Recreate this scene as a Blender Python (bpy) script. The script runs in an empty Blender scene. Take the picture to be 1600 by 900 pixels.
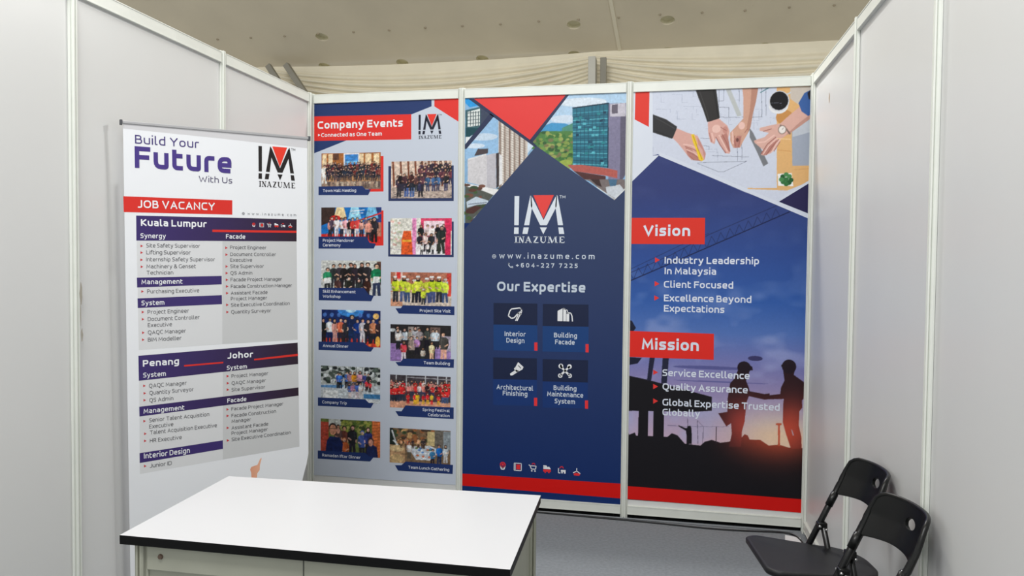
import bpy, bmesh, math, random
import numpy as np
from mathutils import Vector, Matrix

# ------------------------------------------------------------------ camera, world, lights, exposure
scene = bpy.context.scene
C = scene.collection
cam_data = bpy.data.cameras.new('camera')
cam_data.sensor_width = 36.0
cam_data.lens = 1190.0 / 1600.0 * 36.0
cam_data.clip_end = 100
cam = bpy.data.objects.new('camera', cam_data)
C.objects.link(cam)
_r = Vector((0.97888971, 0.2041593, 0.00969146)); _u = Vector((-0.01625674, 0.03050504, 0.9994024)); _f = Vector((-0.20374166, 0.97846227, -0.03318003))
cam.matrix_world = Matrix(((_r.x, _u.x, -_f.x, 2.2388), (_r.y, _u.y, -_f.y, -4.4864), (_r.z, _u.z, -_f.z, 1.4918), (0, 0, 0, 1)))
scene.camera = cam

world = bpy.data.worlds.new('hall_air')
scene.world = world
world.use_nodes = True
bg = world.node_tree.nodes['Background']
bg.inputs[0].default_value = (0.99, 1.0, 0.985, 1)
bg.inputs[1].default_value = 0.62

def area(name, loc, target, size, power, col=(1, 1, 1), size_y=None):
    l = bpy.data.lights.new(name, 'AREA')
    l.energy = power; l.size = size; l.color = col
    if size_y: l.shape = 'RECTANGLE'; l.size_y = size_y
    o = bpy.data.objects.new(name, l); C.objects.link(o)
    o.location = loc
    o.rotation_euler = (Vector(target) - Vector(loc)).to_track_quat('-Z', 'Y').to_euler()
    return o
# hall floodlight high over the booth (hard shadows below the rails and behind the chairs)
area('hall_floodlight', (2.25, 0.3, 3.74), (1.6, -2.2, 0.6), 0.12, 34, (1.0, 0.99, 0.97))
# row of softer hall lamps over the aisle
area('aisle_lamp', (1.2, -4.2, 4.7), (1.5, -1.5, 1.2), 2.2, 112, (0.99, 0.995, 1.0), 1.2)

scene.view_settings.view_transform = 'Standard'
scene.view_settings.look = 'None'
scene.view_settings.gamma = 1.0
scene.view_settings.use_curve_mapping = False
scene.view_settings.exposure = 0.36

# ------------------------------------------------------------------ helpers
def lin(c):
    return tuple(((v / 255) / 12.92 if v / 255 <= 0.04045 else ((v / 255 + 0.055) / 1.055) ** 2.4) for v in c[:3])

def material(name, col, rough=0.5, metal=0.0, noise=None, bump=None, spec=0.5, stain=None):
    m = bpy.data.materials.new(name); m.use_nodes = True
    nt = m.node_tree; N = nt.nodes; L = nt.links
    b = N['Principled BSDF']
    c = lin(col)
    b.inputs['Base Color'].default_value = (*c, 1)
    b.inputs['Roughness'].default_value = rough
    b.inputs['Metallic'].default_value = metal
    b.inputs['Specular IOR Level'].default_value = spec
    tc = N.new('ShaderNodeTexCoord')
    src = None
    if noise:
        sc, amt = noise
        n = N.new('ShaderNodeTexNoise'); n.inputs['Scale'].default_value = sc; n.inputs['Detail'].default_value = 5
        L.new(tc.outputs['Object'], n.inputs['Vector'])
        r = N.new('ShaderNodeValToRGB')
        r.color_ramp.elements[0].position = 0.3; r.color_ramp.elements[1].position = 0.7
        r.color_ramp.elements[0].color = (*[v * (1 - amt) for v in c], 1)
        r.color_ramp.elements[1].color = (*[min(1, v * (1 + amt)) for v in c], 1)
        L.new(n.outputs['Fac'], r.inputs['Fac'])
        src = r.outputs['Color']
    if stain:
        sc, thr, scol = stain
        n2 = N.new('ShaderNodeTexNoise'); n2.inputs['Scale'].default_value = sc; n2.inputs['Detail'].default_value = 6
        L.new(tc.outputs['Object'], n2.inputs['Vector'])
        r2 = N.new('ShaderNodeValToRGB')
        r2.color_ramp.elements[0].position = thr; r2.color_ramp.elements[1].position = thr + 0.06
        r2.color_ramp.elements[0].color = (0, 0, 0, 1); r2.color_ramp.elements[1].color = (0.6, 0.6, 0.6, 1)
        L.new(n2.outputs['Fac'], r2.inputs['Fac'])
        mx = N.new('ShaderNodeMixRGB')
        L.new(r2.outputs['Color'], mx.inputs['Fac'])
        if src: L.new(src, mx.inputs['Color1'])
        else: mx.inputs['Color1'].default_value = (*c, 1)
        mx.inputs['Color2'].default_value = (*lin(scol), 1)
        src = mx.outputs['Color']
    if src: L.new(src, b.inputs['Base Color'])
    if bump:
        sc, st = bump
        n3 = N.new('ShaderNodeTexNoise'); n3.inputs['Scale'].default_value = sc; n3.inputs['Detail'].default_value = 3
        L.new(tc.outputs['Object'], n3.inputs['Vector'])
        bp = N.new('ShaderNodeBump'); bp.inputs['Strength'].default_value = st; bp.inputs['Distance'].default_value = 0.01
        L.new(n3.outputs['Fac'], bp.inputs['Height']); L.new(bp.outputs['Normal'], b.inputs['Normal'])
    return m

def ink_material(name, rough, wrinkle=0.0):
    m = bpy.data.materials.new(name); m.use_nodes = True
    nt = m.node_tree; N = nt.nodes; L = nt.links
    b = N['Principled BSDF']
    a = N.new('ShaderNodeAttribute'); a.attribute_name = 'ink'
    L.new(a.outputs['Color'], b.inputs['Base Color'])
    b.inputs['Roughness'].default_value = rough
    b.inputs['Specular IOR Level'].default_value = 0.22
    if wrinkle:
        tc = N.new('ShaderNodeTexCoord'); n = N.new('ShaderNodeTexNoise'); n.inputs['Scale'].default_value = 3.0
        L.new(tc.outputs['Object'], n.inputs['Vector'])
        bp = N.new('ShaderNodeBump'); bp.inputs['Strength'].default_value = wrinkle; bp.inputs['Distance'].default_value = 0.02
        L.new(n.outputs['Fac'], bp.inputs['Height']); L.new(bp.outputs['Normal'], b.inputs['Normal'])
    return m

M_PANEL = material('white_laminate_panel', (219, 220, 219), 0.38, noise=(1.3, 0.02), stain=(1.1, 0.80, (200, 196, 188)))
M_ALU = material('white_painted_aluminium', (226, 229, 222), 0.35, noise=(9, 0.03), stain=(14, 0.72, (150, 140, 120)))
M_GROOVE = material('dark_groove', (70, 72, 66), 0.7)
M_CARPET = material('grey_carpet', (140, 145, 150), 0.95, noise=(60, 0.10), bump=(420, 0.35), spec=0.1, stain=(5, 0.68, (146, 150, 156)))
M_TABLETOP = material('white_laminate_top', (217, 218, 221), 0.3, noise=(2, 0.01))
M_BLACK_EDGE = material('black_edge_band', (6, 6, 7), 0.5, spec=0.2)
M_CREAM = material('cream_painted_cabinet', (164, 165, 150), 0.5, noise=(7, 0.05), stain=(9, 0.69, (120, 118, 104)))
M_BLACK_PLASTIC = material('black_moulded_plastic', (8, 9, 9), 0.36, spec=0.4, bump=(500, 0.06))
M_SEAT = material('charcoal_seat_plastic', (24, 24, 27), 0.5, spec=0.4, bump=(500, 0.08))
M_BLACK_TUBE = material('black_painted_tube', (10, 10, 12), 0.3)
M_STEEL = material('bright_steel', (190, 190, 190), 0.3, metal=1.0)
M_SILVER = material('brushed_aluminium', (150, 152, 156), 0.35, metal=0.8)
M_CLAMP = material('satin_silver_clamp', (176, 176, 178), 0.4, metal=0.3)
M_DARKGREY = material('dark_grey_plastic', (74, 76, 80), 0.5)
M_BOARD = material('beige_roof_lining', (206, 196, 174), 0.8, noise=(1.6, 0.06), stain=(4, 0.7, (180, 168, 146)))
M_HOLE = material('pale_hole_lining', (214, 208, 178), 0.7)
M_SEAM = material('pale_seam_tape', (222, 214, 192), 0.8)
M_SPOT = material('brown_rivet', (150, 138, 116), 0.7)
M_DRAPE = material('cream_drape_cloth', (226, 218, 196), 0.85, noise=(6, 0.04), spec=0.2)
M_STRUT = material('grey_tent_beam', (134, 130, 118), 0.6, noise=(5, 0.05))
M_STRUT_LIGHT = material('pale_tent_beam', (186, 184, 174), 0.6, noise=(5, 0.05))
M_CABLE = material('black_cable', (24, 25, 28), 0.5)
M_CABLE_GREY = material('grey_cable', (140, 143, 148), 0.5)
M_PAPER = material('white_paper', (240, 241, 242), 0.8)
M_INK = ink_material('printed_vinyl', 0.42, 0.12)
M_TEXTINK = ink_material('printed_lettering', 0.45)
M_SCREW = material('rusty_screw', (96, 78, 66), 0.6)
M_GAP_SHADE = material('black_gap_shade', (10, 11, 11), 0.9, spec=0.1)  # black that paints the shade under the bottom rails
M_SCUFF = material('brown_scuff', (196, 164, 128), 0.8)
M_SCUFF_D = material('dark_scuff', (166, 160, 148), 0.8)

def obj(name, mesh, mat=None, parent=None, kind=None, smooth=False):
    o = bpy.data.objects.new(name, mesh); C.objects.link(o)
    if mat and not mesh.materials: mesh.materials.append(mat)
    if parent: o.parent = parent
    if kind: o['kind'] = kind
    if smooth:
        for p in mesh.polygons: p.use_smooth = True
    return o

def empty(name, loc=(0, 0, 0), rz=0.0, label=None, cat=None, group=None, kind=None):
    o = bpy.data.objects.new(name, None); C.objects.link(o)
    o.location = loc; o.rotation_euler = (0, 0, rz); o.empty_display_size = 0.1
    if label: o['label'] = label
    if cat: o['category'] = cat
    if group: o['group'] = group
    if kind: o['kind'] = kind
    return o

def finish(bm, name, bevel=0.0):
    if bevel: bmesh.ops.bevel(bm, geom=bm.edges[:], offset=bevel, segments=2, affect='EDGES', profile=0.6)
    bmesh.ops.recalc_face_normals(bm, faces=bm.faces[:])
    me = bpy.data.meshes.new(name); bm.to_mesh(me); bm.free(); return me

def add_box(bm, lo, hi, mi=0):
    vs = [bm.verts.new((x, y, z)) for x in (lo[0], hi[0]) for y in (lo[1], hi[1]) for z in (lo[2], hi[2])]
    for f in ((0, 1, 3, 2), (4, 6, 7, 5), (0, 4, 5, 1), (2, 3, 7, 6), (0, 2, 6, 4), (1, 5, 7, 3)):
        fa = bm.faces.new([vs[i] for i in f]); fa.material_index = mi

def box(name, lo, hi, bevel=0.0):
    bm = bmesh.new(); add_box(bm, lo, hi); return finish(bm, name, bevel)

def prism(name, pts, z0, z1, bevel=0.0):
    bm = bmesh.new()
    a = [bm.verts.new((p[0], p[1], z0)) for p in pts]; b = [bm.verts.new((p[0], p[1], z1)) for p in pts]
    bm.faces.new(a[::-1]); bm.faces.new(b)
    n = len(pts)
    for i in range(n): bm.faces.new((a[i], a[(i + 1) % n], b[(i + 1) % n], b[i]))
    return finish(bm, name, bevel)

def tube(bm, pts, r, n=12, cap=True):
    pts = [Vector(p) for p in pts]; rings = []
    prev = None
    for i, p in enumerate(pts):
        t = (pts[min(i + 1, len(pts) - 1)] - pts[max(i - 1, 0)]).normalized()
        if prev is None:
            a = Vector((0, 0, 1)) if abs(t.z) < 0.9 else Vector((1, 0, 0))
            u = t.cross(a).normalized()
        else:
            u = (prev - t * prev.dot(t)).normalized()
        prev = u; w = t.cross(u)
        rings.append([bm.verts.new(p + (u * math.cos(2 * math.pi * k / n) + w * math.sin(2 * math.pi * k / n)) * (r[i] if isinstance(r, list) else r)) for k in range(n)])
    for a, b in zip(rings, rings[1:]):
        for k in range(n): bm.faces.new((a[k], a[(k + 1) % n], b[(k + 1) % n], b[k]))
    if cap: bm.faces.new(rings[0][::-1]); bm.faces.new(rings[-1])

def tube_mesh(name, pts, r, n=12):
    bm = bmesh.new(); tube(bm, pts, r, n); return finish(bm, name)

# ------------------------------------------------------------------ booth shell: aluminium system walls
H = 2.537
def post_mesh():
    R = 0.0205; prof = []
    for k in range(8):
        a = k * math.pi / 4
        n = Vector((math.cos(a), math.sin(a), 0)); t = Vector((-n.y, n.x, 0)); hw = R * math.tan(math.pi / 8)
        for s, d in ((-hw, 0), (-0.0032, 0), (-0.0032, 0.006), (0.0032, 0.006), (0.0032, 0)):
            p = n * (R - d) + t * s; prof.append((p.x, p.y))
    return prism('post', prof, 0.0, H + 0.006)
POST = post_mesh(); POST.materials.append(M_ALU)
def rail_mesh(L, z0, z1):
    bm = bmesh.new()
    add_box(bm, (0.021, -0.016, z0), (L - 0.021, 0.016, z1))
    # fine raised lips top and bottom of the face
    for s in (-1, 1):
        add_box(bm, (0.022, min(s * 0.016, s * 0.018), z0 + 0.001), (L - 0.022, max(s * 0.016, s * 0.018), z0 + 0.005))
        add_box(bm, (0.022, min(s * 0.016, s * 0.018), z1 - 0.005), (L - 0.022, max(s * 0.016, s * 0.018), z1 - 0.001))
    return finish(bm, 'rail')

def wall(name, pts, label_panels=None):
    w = empty(name, kind='structure')
    for p in pts:
        o = obj('post', POST, parent=w); o.location = (p[0], p[1], 0)
        f = obj('levelling_foot', FOOT, parent=w); f.location = (p[0], p[1], 0)
    for a, b in zip(pts, pts[1:]):
        d = Vector((b[0] - a[0], b[1] - a[1], 0)); L = d.length; rz = math.atan2(d.y, d.x)
        for nm, z0, z1 in (('top_rail', H - 0.056, H), ('bottom_rail', 0.022, 0.074)):
            o = obj(nm, rail_mesh(L, z0, z1), M_ALU, w); o.location = (a[0], a[1], 0); o.rotation_euler.z = rz
        o = obj('gap_shade', box('gap_shade', (0.02, -0.004, 0.0), (L - 0.02, 0.010, 0.024)), M_GAP_SHADE, w); o.location = (a[0], a[1], 0); o.rotation_euler.z = rz  # added dark strip: stands in for shade below the rail, stops light leaking through
        o = obj('wall_panel', box('wall_panel', (0.015, -0.002, 0.06), (L - 0.015, 0.002, H - 0.03)), M_PANEL, w)
        o.location = (a[0], a[1], 0); o.rotation_euler.z = rz
    return w
FOOT = prism('foot', [(0.019 * math.cos(a * math.pi / 6), 0.019 * math.sin(a * math.pi / 6)) for a in range(12)], 0.0005, 0.006); FOOT.materials.append(M_STEEL)

wall_back = wall('wall_back', [(0, 0), (0.985, 0), (1.991, 0), (2.998, 0)])
wall_left = wall('wall_left', [(0.0, -0.042), (0.001, -0.992), (0.012, -1.989), (0.014, -2.989)])
wall_right = wall('wall_right', [(2.998, -0.042), (3.005, -1.002), (3.010, -2.003), (3.012, -3.003)])
# small scuffs and stains on the panels and posts
def decal(name, w, axis, X, pts, m):
    bm = bmesh.new(); vs = [bm.verts.new((X, y, z)) for y, z in pts]; bm.faces.new(vs)
    o = obj(name, finish(bm, name), m, w); return o
def blob(cy, cz, ry, rz, seed):
    R = random.Random(seed); return [(cy + ry * math.cos(k * math.pi / 5) * R.uniform(.6, 1), cz + rz * math.sin(k * math.pi / 5) * R.uniform(.6, 1)) for k in range(10)]

floor = obj('floor', box('floor', (-2.5, -7.5, -0.05), (5.5, 3.5, 0.0)), M_CARPET, kind='structure')

# ------------------------------------------------------------------ marquee roof beyond the booth
SL = math.tan(math.radians(20)); cs = math.cos(math.radians(20))
def roof_pt(X, Y): return (X, Y, 3.25 + SL * (2.0 - Y))
ceiling = empty('ceiling', (0, 2.06, 3.25 + SL * (2.0 - 2.06)), kind='structure')
ceiling.rotation_euler = (-math.radians(20), 0, 0)
def lining(x0, x1, holes, length=9.0, y_near=None):
    cu = bpy.data.curves.new('lining', 'CURVE'); cu.dimensions = '2D'; cu.fill_mode = 'BOTH'; cu.extrude = 0.006
    def spl(pts):
        s = cu.splines.new('POLY'); s.points.add(len(pts) - 1)
        for i, p in enumerate(pts): s.points[i].co = (p[0], p[1], 0, 1)
        s.use_cyclic_u = True
    spl([(x0, -length), (x1, -length), (x1, 0), (x0, 0)])
    for hx, hy in holes: spl([(hx + 0.055 * math.cos(k * math.pi / 12), hy + 0.055 * math.sin(k * math.pi / 12)) for k in range(24)])
    t = bpy.data.objects.new('tmp', cu); C.objects.link(t)
    dg = bpy.context.evaluated_depsgraph_get(); me = bpy.data.meshes.new_from_object(t.evaluated_get(dg))
    bpy.data.objects.remove(t); me.materials.clear(); me.materials.append(M_BOARD)
    return me
hx = [-2.35, -1.6, -0.86, -0.12, 0.61, 1.41, 2.183, 2.946, 3.7, 4.45]
row_a = -(0.06) / cs - 0.0
holes_l = [(x, -0.085) for x in hx if x < 1.8] + [(-0.70, -0.50), (1.45, -0.48)]
holes_r = [(x, -0.075) for x in hx if x > 1.8] + [(2.182, -0.475), (3.75, -0.48)]
obj('lining_panel', lining(-4.0, 1.825, holes_l), parent=ceiling)
obj('lining_panel', lining(1.825, 7.0, holes_r), parent=ceiling)
ss = obj('seam_strip', box('seam', (-0.014, -9.0, -0.012), (0.014, 0.0, -0.005)), M_SEAM, ceiling); ss.location = (1.80, 0, 0); ss.rotation_euler.z = math.radians(-3)
for hxx, hyy in holes_l + holes_r:
    bm = bmesh.new(); n = 24
    r0 = [bm.verts.new((hxx + .056 * math.cos(2 * math.pi * k / n), hyy + .056 * math.sin(2 * math.pi * k / n), 0.004)) for k in range(n)]
    r1 = [bm.verts.new((hxx + .056 * math.cos(2 * math.pi * k / n), hyy + .056 * math.sin(2 * math.pi * k / n), 0.035)) for k in range(n)]
    for k in range(n): bm.faces.new((r0[k], r0[(k + 1) % n], r1[(k + 1) % n], r1[k]))
    bm.faces.new(r1)
    obj('hole_cup', finish(bm, 'cup'), M_HOLE, ceiling)
rv = bmesh.new()
for i in range(22):
    x = -2.6 + i * 0.315
    bmesh.ops.create_icosphere(rv, subdivisions=1, radius=0.012, matrix=Matrix.Translation((x, -0.55 + 0.004 * (i % 3), -0.007)))
o = obj('rivets', finish(rv, 'rivets'), M_SPOT, ceiling); o['kind'] = 'stuff'
# rolled edge of the lining at the eave
obj('eave_trim', tube_mesh('eave', [(-4, 0.0, 0.0), (7, 0.0, 0.0)], 0.012, 8), M_BOARD, ceiling)

def drape(X0, X1, seed, label, folds, sag0, sag1, drop, flip=False):
    R = random.Random(seed)
    nu, nv = 70, folds * 8
    bm = bmesh.new(); g = []
    ph = [R.uniform(-.5, .5) for _ in range(folds + 2)]
    for j in range(nv + 1):
        v = j / nv; row = []
        fi = v * folds
        for i in range(nu + 1):
            u = i / nu
            arch = 4 * u * (1 - u)
            sg = sag0 + (sag1 - sag0) * (0.75 * v ** 0.5 + 0.25 * v)
            w = 0.5 - 0.5 * math.cos(2 * math.pi * (fi + 0.3 * math.sin(3 * u + ph[int(fi)])))
            amp = 0.042 * (0.45 + 0.55 * min(1, 6 * min(u, 1 - u))) * min(1, v * 14)
            z = 3.262 - drop * v * (0.85 + 0.15 * arch) - sg * arch
            y = 1.945 - 0.03 * v * arch - amp * (1 - (1 - w) ** 1.8)
            row.append(bm.verts.new((X0 + (X1 - X0) * u, y, z)))
        g.append(row)
    for j in range(nv):
        for i in range(nu): bm.faces.new((g[j][i], g[j][i + 1], g[j + 1][i + 1], g[j + 1][i]))
    o = obj('swag_drape', finish(bm, 'swag_drape'), M_DRAPE, smooth=True)
    o['label'] = label; o['category'] = 'drape'; o['group'] = 'cream swag drapes behind the booth'
    return o
drape(-1.36, 1.60, 3, 'cream gathered swag drape between the slanted beam and the grey upright beam', 26, 0.03, 0.50, 0.95)
drape(1.60, 4.6, 9, 'cream gathered swag drape running from the grey upright beam behind the right wall', 26, 0.0, 0.50, 0.95)
drape(-4.4, -1.36, 5, 'cream drape edge seen above the left wall, left of the slanted beams', 20, 0.0, 0.4, 0.95)

def beam(name, a, b, w, d, m, label, cat='beam'):
    a = Vector(a); b = Vector(b); L = (b - a).length
    o = obj(name, box(name, (-w / 2, -d / 2, 0), (w / 2, d / 2, L), 0.004), m)
    o.location = a; o.rotation_euler = (b - a).to_track_quat('Z', 'Y').to_euler()
    o['label'] = label; o['category'] = cat
    return o
beam('tent_upright', (1.60, 1.80, 0.0), (1.585, 1.80, 3.17), 0.13, 0.06, M_STRUT_LIGHT, 'pale grey upright tent beam between the two swag drapes')
beam('tent_brace', (1.147, 1.80, 0.0), (-1.145, 1.80, 3.235), 0.055, 0.05, M_STRUT, 'dark grey slanted tent beam nearest the back wall corner')
beam('tent_brace', (0.93, 1.80, 0.0), (-1.32, 1.80, 3.235), 0.045, 0.05, M_STRUT, 'dark grey slanted tent beam, the left one, above the left wall')
beam('tent_side_post', (1.684, 1.80, 0.0), (1.673, 1.80, 3.17), 0.035, 0.05, M_STRUT, 'thin brown-grey post on the right side of the pale upright beam', 'post')

# ------------------------------------------------------------------ printed graphics
GL = {
 'a': (3.4, [([(.3,5),(3.4,5),(3.4,0,0),(0,0),(0,2.8),(3.4,2.8,0)],0)]),
 'b': (3.6, [([(0,7.4),(0,0,0),(3.6,0),(3.6,5),(0,5,.6)],0)]),
 'c': (2.9, [([(2.9,5),(0,5),(0,0),(2.9,0)],0)]),
 'd': (3.6, [([(3.6,7.4),(3.6,0,0),(0,0),(0,5),(3.6,5,.6)],0)]),
 'e': (3.6, [([(0,2.4,0),(3.6,2.4,0),(3.6,5),(0,5),(0,0),(3.2,0)],0)]),
 'f': (2.2, [([(0.6,0),(0.6,7.4),(2.7,7.4)],0),([(-.2,5),(2.3,5)],0)]),
 'g': (3.6, [([(3.6,.1,.3),(0,.1),(0,5),(3.6,5,0),(3.6,-2),(.3,-2)],0)]),
 'h': (3.6, [([(0,0),(0,7.4)],0),([(0,5,0),(3.6,5),(3.6,0)],0)]),
 'i': (0.0, [([(0,0),(0,5)],0),([(0,7.6),(0,7.65)],0)]),
 'j': (0.6, [([(.6,5),(.6,-2),(-.4,-2)],0),([(.6,7.6),(.6,7.65)],0)]),
 'k': (3.2, [([(0,0),(0,7.4)],0),([(3.1,5,0),(.5,2.6,0),(3.3,0,0)],0)]),
 'l': (1.0, [([(0,7.4),(0,0,1),(1.1,0)],0)]),
 'm': (6.2, [([(0,0),(0,5,0),(3.1,5),(3.1,0)],0),([(3.1,5,0),(6.2,5),(6.2,0)],0)]),
 'n': (3.6, [([(0,0),(0,5,.5),(3.6,5),(3.6,0)],0)]),
 'o': (3.8, [([(0,0),(3.8,0),(3.8,5),(0,5)],1)]),
 'p': (3.6, [([(0,-2),(0,5,.5),(3.6,5),(3.6,0),(0,0,.5)],0)]),
 'q': (3.6, [([(3.6,-2),(3.6,5,.5),(0,5),(0,0),(3.6,0,.5)],0)]),
 'r': (2.1, [([(0,0),(0,5,1.4),(2.2,5)],0)]),
 's': (2.9, [([(2.8,5),(0,5,1.2),(0,2.6,1.2),(2.9,2.5,1.2),(2.9,0,1.2),(0,0)],0)]),
 't': (2.2, [([(0,6.6),(0,0,1.4),(2.2,0)],0),([(0,5),(2.1,5)],0)]),
 'u': (3.6, [([(0,5),(0,0),(3.6,0,.5),(3.6,5)],0)]),
 'v': (3.8, [([(0,5),(1.9,0,0),(3.8,5)],0)]),
 'w': (6.0, [([(0,5),(1.4,0,0),(3,4.6,0),(4.6,0,0),(6,5)],0)]),
 'x': (3.5, [([(0,5),(3.5,0)],0),([(3.5,5),(0,0)],0)]),
 'y': (3.8, [([(0,5),(1.9,.2)],0),([(3.8,5),(1.9,-.6,0),(1.2,-2,.6),(.3,-2)],0)]),
 'z': (3.1, [([(0,5,0),(3.1,5,0),(0,0,0),(3.2,0,0)],0)]),
 'A': (5.0, [([(0,0),(2.5,6.9,0),(5,0)],0),([(.9,2.2),(4.1,2.2)],0)]),
 'B': (4.0, [([(0,0,0),(0,6.9,0),(3.6,6.9),(3.6,3.7),(0,3.7,0)],0),([(0,3.7,0),(4.1,3.7),(4.1,0),(0,0,0)],0)]),
 'C': (4.2, [([(4.2,6.9),(0,6.9,2.4),(0,0,2.4),(4.2,0)],0)]),
 'D': (4.7, [([(0,0,0),(0,6.9,0),(4.7,6.9,2.6),(4.7,0,2.6),(0,0,0)],0)]),
 'E': (3.6, [([(3.7,6.9),(0,6.9,0),(0,0,0),(3.8,0)],0),([(0,3.6),(3.3,3.6)],0)]),
 'F': (3.5, [([(3.7,6.9),(0,6.9,0),(0,0)],0),([(0,3.5),(3.3,3.5)],0)]),
 'G': (4.6, [([(4.4,6.9),(0,6.9,2.4),(0,0,2.4),(4.6,0,.4),(4.6,3.2)],0)]),
 'H': (4.6, [([(0,0),(0,6.9)],0),([(4.6,0),(4.6,6.9)],0),([(0,3.6),(4.6,3.6)],0)]),
 'I': (0.0, [([(0,0),(0,6.9)],0)]),
 'J': (2.6, [([(2.6,6.9),(2.6,0,1.6),(0,0)],0)]),
 'K': (4.2, [([(0,0),(0,6.9)],0),([(4,6.9,0),(.4,3.5,0),(4.3,0,0)],0)]),
 'L': (3.4, [([(0,6.9),(0,0,0),(3.6,0)],0)]),
 'M': (5.9, [([(0,0),(.5,6.9,0),(2.95,1.6,0),(5.4,6.9,0),(5.9,0)],0)]),
 'N': (4.8, [([(0,0),(0,6.9,0),(4.8,0,0),(4.8,6.9)],0)]),
 'O': (5.4, [([(0,0),(5.4,0),(5.4,6.9),(0,6.9)],2)]),
 'P': (4.0, [([(0,0),(0,6.9,0),(4,6.9,1.8),(4,3,1.8),(0,3,0)],0)]),
 'Q': (5.4, [([(0,0),(5.4,0),(5.4,6.9),(0,6.9)],2),([(2.7,-.1),(3.4,-1.6,.4),(5,-1.6)],0)]),
 'R': (4.2, [([(0,0),(0,6.9,0),(3.9,6.9,1.8),(3.9,3.2,1.8),(0,3.2,0)],0),([(2.2,3.2),(4.3,0)],0)]),
 'S': (3.7, [([(3.6,6.9),(0,6.9,1.6),(0,3.6,1.6),(3.7,3.5,1.6),(3.7,0,1.6),(0,0)],0)]),
 'T': (4.6, [([(2.3,0),(2.3,6.9)],0),([(0,6.9),(4.6,6.9)],0)]),
 'U': (4.6, [([(0,6.9),(0,0,2.2),(4.6,0,2.2),(4.6,6.9)],0)]),
 'V': (5.0, [([(0,6.9),(2.5,0,0),(5,6.9)],0)]),
 'W': (7.6, [([(0,6.9),(1.8,0,0),(3.8,5.4,0),(5.8,0,0),(7.6,6.9)],0)]),
 'X': (4.6, [([(0,6.9),(4.6,0)],0),([(4.6,6.9),(0,0)],0)]),
 'Y': (4.8, [([(0,6.9,0),(2.4,3.2,0),(4.8,6.9,0)],0),([(2.4,3.2),(2.4,0)],0)]),
 'Z': (4.4, [([(0,6.9,0),(4.4,6.9,0),(0,0,0),(4.5,0,0)],0)]),
 '0': (4.0, [([(0,0),(4,0),(4,6.9),(0,6.9)],2)]),
 '2': (3.6, [([(.1,6.9),(3.6,6.9,1.7),(3.6,3.8,1.4),(0,0,0),(3.8,0,0)],0)]),
 '4': (4.0, [([(3,0),(3,6.9,0),(0,2,0),(4.2,2,0)],0)]),
 '5': (3.5, [([(3.5,6.9,0),(.4,6.9,0),(.3,4.1,0),(3.6,4.1,1.8),(3.6,0,1.8),(0,0)],0)]),
 '6': (3.8, [([(3.3,6.9),(0,6.9,2.6),(0,0),(3.8,0),(3.8,4.1),(0,4.1,.8)],0)]),
 '7': (3.6, [([(0,6.9,0),(3.7,6.9,0),(1.2,0)],0)]),
 '&': (4.8, [([(4.9,0,0),(1,4.9,1),(1,6.9,1),(3.4,6.9,1),(3.4,4.6,1),(0,3,1.2),(0,0),(3.6,0,1.6),(4.6,3)],0)]),
 '+': (3.6, [([(1.8,1.2),(1.8,4.8)],0),([(0,3),(3.6,3)],0)]),
 '-': (2.2, [([(0,2.7),(2.2,2.7)],0)]), '.': (0.0, [([(0,0),(0,.2)],0)]),
}
def round_path(pts, closed, w):
    P = [(p[0], p[1]) for p in pts]; rad = [p[2] if len(p) > 2 else 2.15 for p in pts]
    n = len(P); out = []
    for i in range(n):
        if not closed and i in (0, n - 1): out.append(Vector(P[i])); continue
        a = Vector(P[i - 1]); b = Vector(P[i]); c = Vector(P[(i + 1) % n])
        la = (a - b).length; lc = (c - b).length; r = min(rad[i] * (1.35 if closed == 2 else 1), la * 0.5, lc * 0.5)
        if r < 0.05: out.append(b); continue
        p0 = b + (a - b) / la * r; p1 = b + (c - b) / lc * r
        for k in range(5):
            t = k / 4; out.append(p0 * (1 - t) ** 2 + b * 2 * t * (1 - t) + p1 * t * t)
    return out
def stroke_quads(path, closed, w, ext=True):
    n = len(path)
    if not closed and ext:
        path = path[:]
        d = (path[0] - path[1]).normalized(); path[0] = path[0] + d * w / 2
        d = (path[-1] - path[-2]).normalized(); path[-1] = path[-1] + d * w / 2
    L = []; Rr = []
    for i in range(n):
        if closed: a, b, c = path[i - 1], path[i], path[(i + 1) % n]
        else: a, b, c = path[max(i - 1, 0)], path[i], path[min(i + 1, n - 1)]
        d0 = (b - a); d1 = (c - b)
        if d0.length < 1e-6: d0 = d1
        if d1.length < 1e-6: d1 = d0
        d0 = d0.normalized(); d1 = d1.normalized()
        n0 = Vector((-d0.y, d0.x)); n1 = Vector((-d1.y, d1.x)); m = (n0 + n1)
        if m.length < 0.3: m = n1 * 1.0; s = 1
        else: m.normalize(); s = min(1 / max(m.dot(n1), 0.35), 1.9)
        L.append(b + m * s * w / 2); Rr.append(b - m * s * w / 2)
    q = []
    for i in range(n if closed else n - 1):
        j = (i + 1) % n; q.append((L[i], L[j], Rr[j], Rr[i]))
    return q
GCACHE = {}
def glyph(ch, w):
    k = (ch, w)
    if k not in GCACHE:
        wd, st = GL[ch]; qs = []
        f = 1 - w / 6.9 * 0.9
        for pts, cl in st:
            pp = [(p[0], w / 2 + p[1] * (f if p[1] > 0 else 1)) + tuple(p[2:]) for p in pts]
            qs += stroke_quads(round_path(pp, cl, w), bool(cl), w, ext=True)
        GCACHE[k] = (wd, qs)
    return GCACHE[k]
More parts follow.
